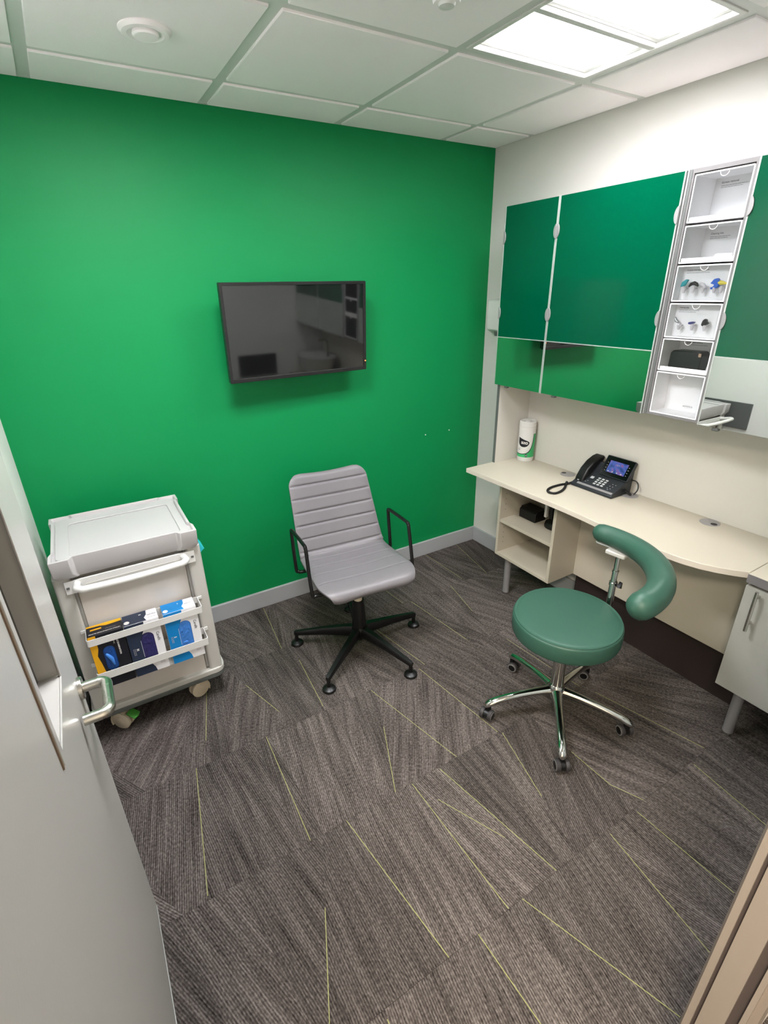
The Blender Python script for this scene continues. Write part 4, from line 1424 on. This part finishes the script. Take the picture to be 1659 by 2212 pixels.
# ------------------------------------------------------------------ trolley
TO = (-2.24, -0.39, 0.0)
tr = thing('medical_trolley', 'white medical trolley with tray top against the green wall', 'trolley', TO)
X0, X1, Y0, Y1 = -2.482, -2.001, -0.612, -0.186
cb = 0.010
def tray_outline(inset, grow):
    xa, xb, ya, yb = X0 + inset, X1 - inset, Y0 + inset, Y1 - inset
    g = grow
    l1, l2 = 0.052, 0.064
    return [(xa - g, ya - g), (xa + l1, ya - g), (xa + l2, ya), (xb - l2, ya), (xb - l1, ya - g), (xb + g, ya - g),
            (xb + g, ya + l1), (xb, ya + l2), (xb, yb - l2), (xb + g, yb - l1), (xb + g, yb + g),
            (xb - l1, yb + g), (xb - l2, yb), (xa + l2, yb), (xa + l1, yb + g), (xa - g, yb + g),
            (xa - g, yb - l1), (xa, yb - l2), (xa, ya + l2), (xa - g, ya + l1)]


def is_corner(i):
    return i in (0, 1, 4, 5, 6, 9, 10, 11, 14, 15, 16, 19)


rings = []
for inset, grow, z, dz in ((0.012, 0.008, 0.780, 0.0), (0.002, 0.010, 0.800, 0.0), (0.0, 0.010, 0.866, -0.005), (0.010, 0.010, 0.866, -0.005), (0.013, 0.010, 0.850, 0.0)):
    o_ = tray_outline(inset, grow)
    rings.append([(p[0], p[1], z + (dz if is_corner(i) else 0)) for i, p in enumerate(o_)])
tray = B().loft(rings).build('tray_top', M_traywhite, tr, TO, bevel=0.004, seg=3)
lx0, lx1, ly0, ly1 = X0 + 0.012, X1 - 0.012, Y0 + 0.012, Y1 - 0.012
q = B()
q.ring(rect(lx0, lx1, ly0, ly1, 0.02, 5), rect(-2.425, -2.045, -0.592, -0.262, 0.02, 5), 'z', 0.8500, 0.8550)
q.build('tray_ledge', M_traywhite, tray, TO, bevel=0.003)

# posts, body
for px0, px1 in ((-2.503, -2.443), (-2.040, -1.999)):
    pass
for px0, px1 in ((-2.500, -2.444), (-2.042, -1.986)):
    q = B()
    q.prism(rect(px0, px1, -0.598, -0.535, 0.012), 'z', 0.165, 0.782)
    q.build('corner_post', M_greypost, tr, TO, bevel=0.002)
    q = B()
    q.prism(rect(px0, px1, -0.255, -0.192, 0.012), 'z', 0.165, 0.782)
    q.build('corner_post', M_greypost, tr, TO, bevel=0.002)
B().box(-2.434, -2.052, -0.580, -0.563, 0.165, 0.735).build('front_panel', M_offwhite, tr, TO, bevel=0.002)
B().box(-2.470, -2.020, -0.5625, -0.215, 0.165, 0.780).build('cabinet_body', M_greypost, tr, TO)
for gx0, gx1 in ((-2.4435, -2.4345), (-2.0515, -2.0425)):
    B().box(gx0, gx1, -0.588, -0.570, 0.18, 0.775).build('mounting_rail', M_railgrey, tr, TO)
# base deck
q = B()
q.prism(rect(-2.512, -1.975, -0.605, -0.165, 0.04, 6), 'z', 0.140, 0.168)
q.build('base_deck', M_greypost, tr, TO, bevel=0.005)
q = B()
q.prism(rect(-2.510, -1.977, -0.603, -0.167, 0.04, 6), 'z', 0.118, 0.140)
q.build('base_bumper', M_darkgrey, tr, TO, bevel=0.004)
# push handle with rail
B().box(-2.466, -2.013, -0.606, -0.598, 0.716, 0.768).build('handle_rail', M_whiteplas, tr, TO, bevel=0.001)
B().box(-2.40, -2.06, -0.6075, -0.606, 0.728, 0.744).build('rail_groove', M_greypost, tr, TO)
B().box(-2.462, -2.452, -0.6085, -0.606, 0.738, 0.746).box(-2.028, -2.018, -0.6085, -0.606, 0.738, 0.746).build('rail_screws', M_darkgrey, tr, TO)
hpth = []
for f in range(0, 25):
    t_ = f / 24
    u = -1 + 2 * t_
    x_ = -2.240 + 0.183 * u
    hpth.append((x_, -0.690 - 0.012 * (1 - u * u), 0.768))
hpth = [(-2.425, -0.606, 0.752), (-2.426, -0.64, 0.758), (-2.4255, -0.668, 0.765)] + hpth[1:-1] + [(-2.0545, -0.668, 0.765), (-2.054, -0.64, 0.758), (-2.055, -0.606, 0.752)]
B().tube(smooth_path(hpth, 3), 0.0125, 14).build('push_handle', M_whiteplas, tr, TO)
# glove box rack: two strap loops with brackets
for z0, z1 in ((0.524, 0.552), (0.364, 0.396)):
    rk = B().ring(rect(-2.447, -2.034, -0.684, -0.5975, 0.008, 3), rect(-2.4445, -2.0365, -0.6815, -0.600, 0.006, 3), 'z', z0, z1).build('rack_loop', M_whiteplas, tr, TO)
    B().box(-2.462, -2.4475, -0.604, -0.5985, z0 + 0.016, z1).box(-2.0335, -2.018, -0.604, -0.5985, z0 + 0.016, z1).build('rack_hook', M_whiteplas, rk, TO, bevel=0.001)
B().box(-2.436, -2.066, -0.670, -0.602, 0.3180, 0.3200).build('rack_base', M_whiteplas, tr, TO)
# castors
for cx0, cy0_, ang, pedal in ((-2.085, -0.528, 72, False), (-2.425, -0.540, -50, True), (-2.05, -0.24, 70, False), (-2.43, -0.24, 120, False)):
    sa = math.radians(ang)
    ax = Vector((math.cos(sa), -math.sin(sa), 0)); fw = Vector((-math.sin(sa), -math.cos(sa), 0))
    c = Vector((cx0, cy0_, 0))
    wc_ = c + fw * 0.012 + Vector((0, 0, 0.041))
    q = B()
    for sg in (-1, 1):
        e0, e1 = wc_ + ax * sg * 0.006, wc_ + ax * sg * 0.021
        q.tube([e0, e0 + ax * sg * 0.002, e1 - ax * sg * 0.003, e1, e1 - ax * sg * 0.001, e1 - ax * sg * 0.001 ], [0.038, 0.0405, 0.0405, 0.036, 0.030, 0.002], 26)
        q.tube([e1 - ax * sg * 0.002, e1 + ax * sg * 0.003], [0.022, 0.012], 18)
    cw_ = q.build('castor_wheel', M_castor, tr, TO)
    q = B()
    rings = []
    for f in range(9):
        a_ = math.radians(-25 + 150 * f / 8)
        cc = wc_ + fw * (-0.044 * math.cos(a_) ) * 0.9 + Vector((0, 0, 0.047 * math.sin(a_)))
        rings.append([cc + ax * x_ * 0.024 + (cc - wc_).normalized() * y_ * 0.004 for x_, y_ in ((-1, 0), (1, 0), (1, 1), (-1, 1))])
    q.loft(rings)
    q.cyl(c + Vector((0, 0, 0.078)), c + Vector((0, 0, 0.119)), 0.016, 0.020, 16)
    q.build('castor_fork', M_castor, cw_, TO)
    if pedal:
        q = B()
        p0_ = wc_ + fw * 0.036 + Vector((0, 0, 0.042))
        q.loft([[p0_ + fw * a_ + ax * b_ + Vector((0, 0, -0.55 * a_ + h_)) for a_, b_ in ((0, -0.018), (0.034, -0.020), (0.038, 0.0), (0.034, 0.020), (0, 0.018))] for h_ in (0, 0.006)])
        q.build('brake_pedal', M_greenpedal, cw_, TO, bevel=0.001, label='green brake pedal')

# teal flap poking out at the right side
t = thing('teal_pouch', 'teal plastic flap sticking out under the tray at the trolley right side', 'pouch', (-1.9855, -0.47, 0.70))
B().prism([(0.0, 0.078), (0.0, 0.0), (0.012, -0.002), (0.030, 0.012), (0.020, 0.030)], 'y', -0.03, 0.05).build('flap', M_teal, t, bevel=0.002)

# glove boxes
def glove_box(x0, x1, label, base, accent, glove, letter, style):
    yb, yf, z0, z1 = -0.6025, -0.6755, 0.3205, 0.5610
    c = ((x0 + x1) / 2, (yb + yf) / 2, z0)
    t = thing('glove_box', label, 'glove box', c, 0, 'glove boxes in the trolley rack')
    # carton with a stadium opening in its front
    wd = x1 - x0
    if style == 'dark':
        ox0, ox1, oz0, oz1 = x0 + 0.036, x0 + 0.076, z0 + 0.070, z0 + 0.182
    else:
        ox0, ox1, oz0, oz1 = x0 + 0.044, x0 + 0.092, z0 + 0.052, z0 + 0.188
    q = B()
    q.box(x0, x1, yf + 0.0015, yb, z0, z1)
    q.build('carton', base, t, c, bevel=0.001)
    op = rect(ox0, ox1, oz0, oz1, (ox1 - ox0) / 2 - 0.001, 5)
    # outer rectangle with the same number of points, for the front board with the hole
    n = len(op)
    cxm, czm = (ox0 + ox1) / 2, (oz0 + oz1) / 2
    outer = []
    for p in op:
        dx, dz = p[0] - cxm, p[1] - czm
        tx = ((x1 - cxm) / dx if dx > 1e-9 else (x0 - cxm) / dx if dx < -1e-9 else 1e9)
        tz = ((z1 - czm) / dz if dz > 1e-9 else (z0 - czm) / dz if dz < -1e-9 else 1e9)
        tt_ = min(tx, tz)
        outer.append((cxm + dx * tt_, czm + dz * tt_))
    # snap the points nearest each corner to it
    for cn in ((x0, z0), (x1, z0), (x1, z1), (x0, z1)):
        j = min(range(n), key=lambda i_: (outer[i_][0] - cn[0]) ** 2 + (outer[i_][1] - cn[1]) ** 2)
        outer[j] = cn
    B().ring(outer, op, 'y', yf - 0.0015, yf + 0.0012).build('front_board', base, t, c, smooth=False)
    # print fields (thin skins)
    yp = yf - 0.0019
    zt_ = z1 + 0.0004
    pr = B()
    def skin_front(pts, mi):
        pr.face([pr.bm.verts.new((p[0], yp, p[1])) for p in pts], mi)
    def skin_top(pts, mi):
        pr.face([pr.bm.verts.new((p[0], p[1], zt_ + 0.0003 * (mi == 2))) for p in pts], mi)
    if style == 'dark':
        e = [(x0, z1), (x0 + 0.026, z1), (x0 + 0.024, z1 - 0.06), (x0 + 0.016, z1 - 0.09), (x0 + 0.022, z1 - 0.125), (x0 + 0.030, z0 + 0.05), (x0 + 0.030, z0), (x0, z0)]
        skin_front(e, 0)
        skin_top([(x0, yb), (x1, yb), (x1, yb - 0.018), (x0 + 0.065, yb - 0.022), (x0 + 0.045, yb - 0.014), (x0, yb - 0.010)], 0)
        skin_top([(x0 + 0.012, yb - 0.026), (x0 + 0.050, yb - 0.026), (x0 + 0.050, yb - 0.036), (x0 + 0.012, yb - 0.036)], 0)
    else:
        # coloured left part, white right part divided by a curve
        e = [(x0, z0), (x0, z1)]
        fr = [(x0 + 0.068, z1), (x0 + 0.066, z1 - 0.03), (ox0 + 0.012, oz1 + 0.001), (ox0 - 0.001, oz1 - 0.03), (ox0 - 0.001, oz0 + 0.03), (ox0 + 0.014, oz0 - 0.001), (x0 + 0.072, z0 + 0.02), (x0 + 0.076, z0)]
        skin_front(e + fr, 0)
        skin_top([(x0, yb), (x0 + 0.086, yb), (x0 + 0.084, yb - 0.030), (x0 + 0.074, yb - 0.050), (x0 + 0.080, yf), (x0, yf)], 0)
        # pale swirl and stamp
        skin_top([(x0 + 0.012 + 0.010 * math.cos(a_), yb - 0.054 + 0.011 * math.sin(a_)) for a_ in [2 * math.pi * i / 14 for i in range(14)]], 2)
    pr.build('printed_field', [accent, M_paper, M_whitetext], t, c, smooth=False, recalc=False)
    tx = B()
    if style == 'dark':
        # top lettering reads from behind (upside down in the photo)
        zz = zt_ + 0.0004
        tx.text('NITRILE EXAMINATION GLOVES', 0.0074, basis((x1 - 0.006, yf + 0.016, zz), (-1, 0, 0), (0, -1, 0)), 0, bold=0.0002)
        tx.text('POWDER FREE', 0.0055, basis((x1 - 0.020, yf + 0.031, zz), (-1, 0, 0), (0, -1, 0)), 1)
        tx.text('NITRILE EXAMINATION', 0.0085, basis((x1 - 0.030, yp - 0.0004, z1 - 0.020), (0, 0, -1), (1, 0, 0)), 0, bold=0.0002)
        tx.text('GLOVES', 0.007, basis((x1 - 0.042, yp - 0.0004, z1 - 0.030), (0, 0, -1), (1, 0, 0)), 0)
        for i in range(10):
            bx = x0 + 0.078 + 0.003 * i
            bz = z0 + 0.050 + 0.012 * math.sin(i * 1.9)
            tx.face([tx.bm.verts.new((p[0], yp - 0.0003, p[1])) for p in ((bx, bz), (bx + 0.0022, bz + 0.002), (bx + 0.0018, bz + 0.016), (bx + 0.0004, bz + 0.011))], 1)
    else:
        zz = zt_ + 0.0004
        tx.text(letter, 0.013, basis((x0 + 0.022, yp - 0.0004, z0 + 0.128), (0, 0, -1), (1, 0, 0)), 0, bold=0.0004)
        for k_ in range(2):
            for i in range(4):
                bz = z0 + 0.130 - 0.008 * i
                bx = x0 + 0.016 - 0.005 * k_
                tx.face([tx.bm.verts.new((p[0], yp - 0.0003, p[1])) for p in ((bx, bz), (bx + 0.0022, bz), (bx + 0.0022, bz - 0.006), (bx, bz - 0.006))], 1)
        tx.text('Carefit', 0.015, basis((x1 - 0.020, yp - 0.0004, z1 - 0.062), (0, 0, -1), (1, 0, 0)), 2, bold=0.0002)
        tx.text(letter, 0.011, basis((x0 + 0.066, yb - 0.018, zz), (-1, 0, 0), (0, -1, 0)), 0, bold=0.0003)
        tx.text('Carefit', 0.012, basis((x1 - 0.004, yb - 0.034, zz), (-1, 0, 0), (0, -1, 0)), 2)
        for i in range(3):
            bx = x1 - 0.008 - 0.010 * i
            tx.face([tx.bm.verts.new((p[0], p[1], zz)) for p in ((bx, yb - 0.056), (bx - 0.008, yb - 0.056), (bx - 0.008, yb - 0.058), (bx, yb - 0.058))], 3)
            tx.face([tx.bm.verts.new((p[0], yp - 0.0003, p[1])) for p in ((x1 - 0.012, z0 + 0.03 + 0.006 * i), (x1 - 0.030, z0 + 0.03 + 0.006 * i), (x1 - 0.030, z0 + 0.032 + 0.006 * i), (x1 - 0.012, z0 + 0.032 + 0.006 * i))], 3)
    tx.build('lettering', [M_whitetext, M_inklight, M_ink, M_inklight], t, c, smooth=False)
    # crumpled gloves filling the opening
    rnd = random.Random(letter + style)
    gl = B()
    nu, nv = 16, 30
    rr0 = (ox1 - ox0) / 2
    grid = []
    for i in range(nu + 1):
        row = []
        for j in range(nv + 1):
            x_, z_ = ox0 + (ox1 - ox0) * i / nu, oz0 + (oz1 - oz0) * j / nv
            zc0 = min(max(z_, oz0 + rr0), oz1 - rr0)
            ins = rr0 - math.hypot(x_ - cxm, z_ - zc0)          # depth inside the rounded opening
            f = min(1.0, max(0.0, (ins - 0.001) / 0.008))
            row.append(gl.bm.verts.new((x_, yf + 0.00135 - f * 0.0042 * rnd.uniform(0.15, 1.0), z_)))
        grid.append(row)
    for i in range(nu):
        for j in range(nv):
            gl.face([grid[i][j], grid[i + 1][j], grid[i + 1][j + 1], grid[i][j + 1]])
    if glove is M_glblue:
        gl.ball((ox0 + 0.017, yf - 0.0005, oz0 + 0.034), 0.009, (1.1, 0.45, 0.8), 10)
    if glove is M_glroyal:
        gl.tube([(ox0 + 0.010, yf, oz0 + 0.075), (ox0 + 0.022, yf - 0.006, oz0 + 0.055), (ox0 + 0.026, yf - 0.004, oz0 + 0.025)], [0.006, 0.007, 0.003], 8, round_caps=True, mi=1)
    gl.build('gloves', [glove, M_glblue], t, c, angle=0.9)
    return t


glove_box(-2.4420, -2.3235, 'black and yellow glove box, leftmost in the trolley rack', M_boxblack, M_yellow, M_glroyal, 'L', 'dark')
glove_box(-2.3195, -2.1970, 'navy and white glove box in the middle of the trolley rack', M_paper, M_navy, M_glindigo, 'M', 'light')
glove_box(-2.1800, -2.0560, 'bright blue and white glove box, rightmost in the trolley rack', M_paper, M_blue, M_glblue, 'S', 'light')
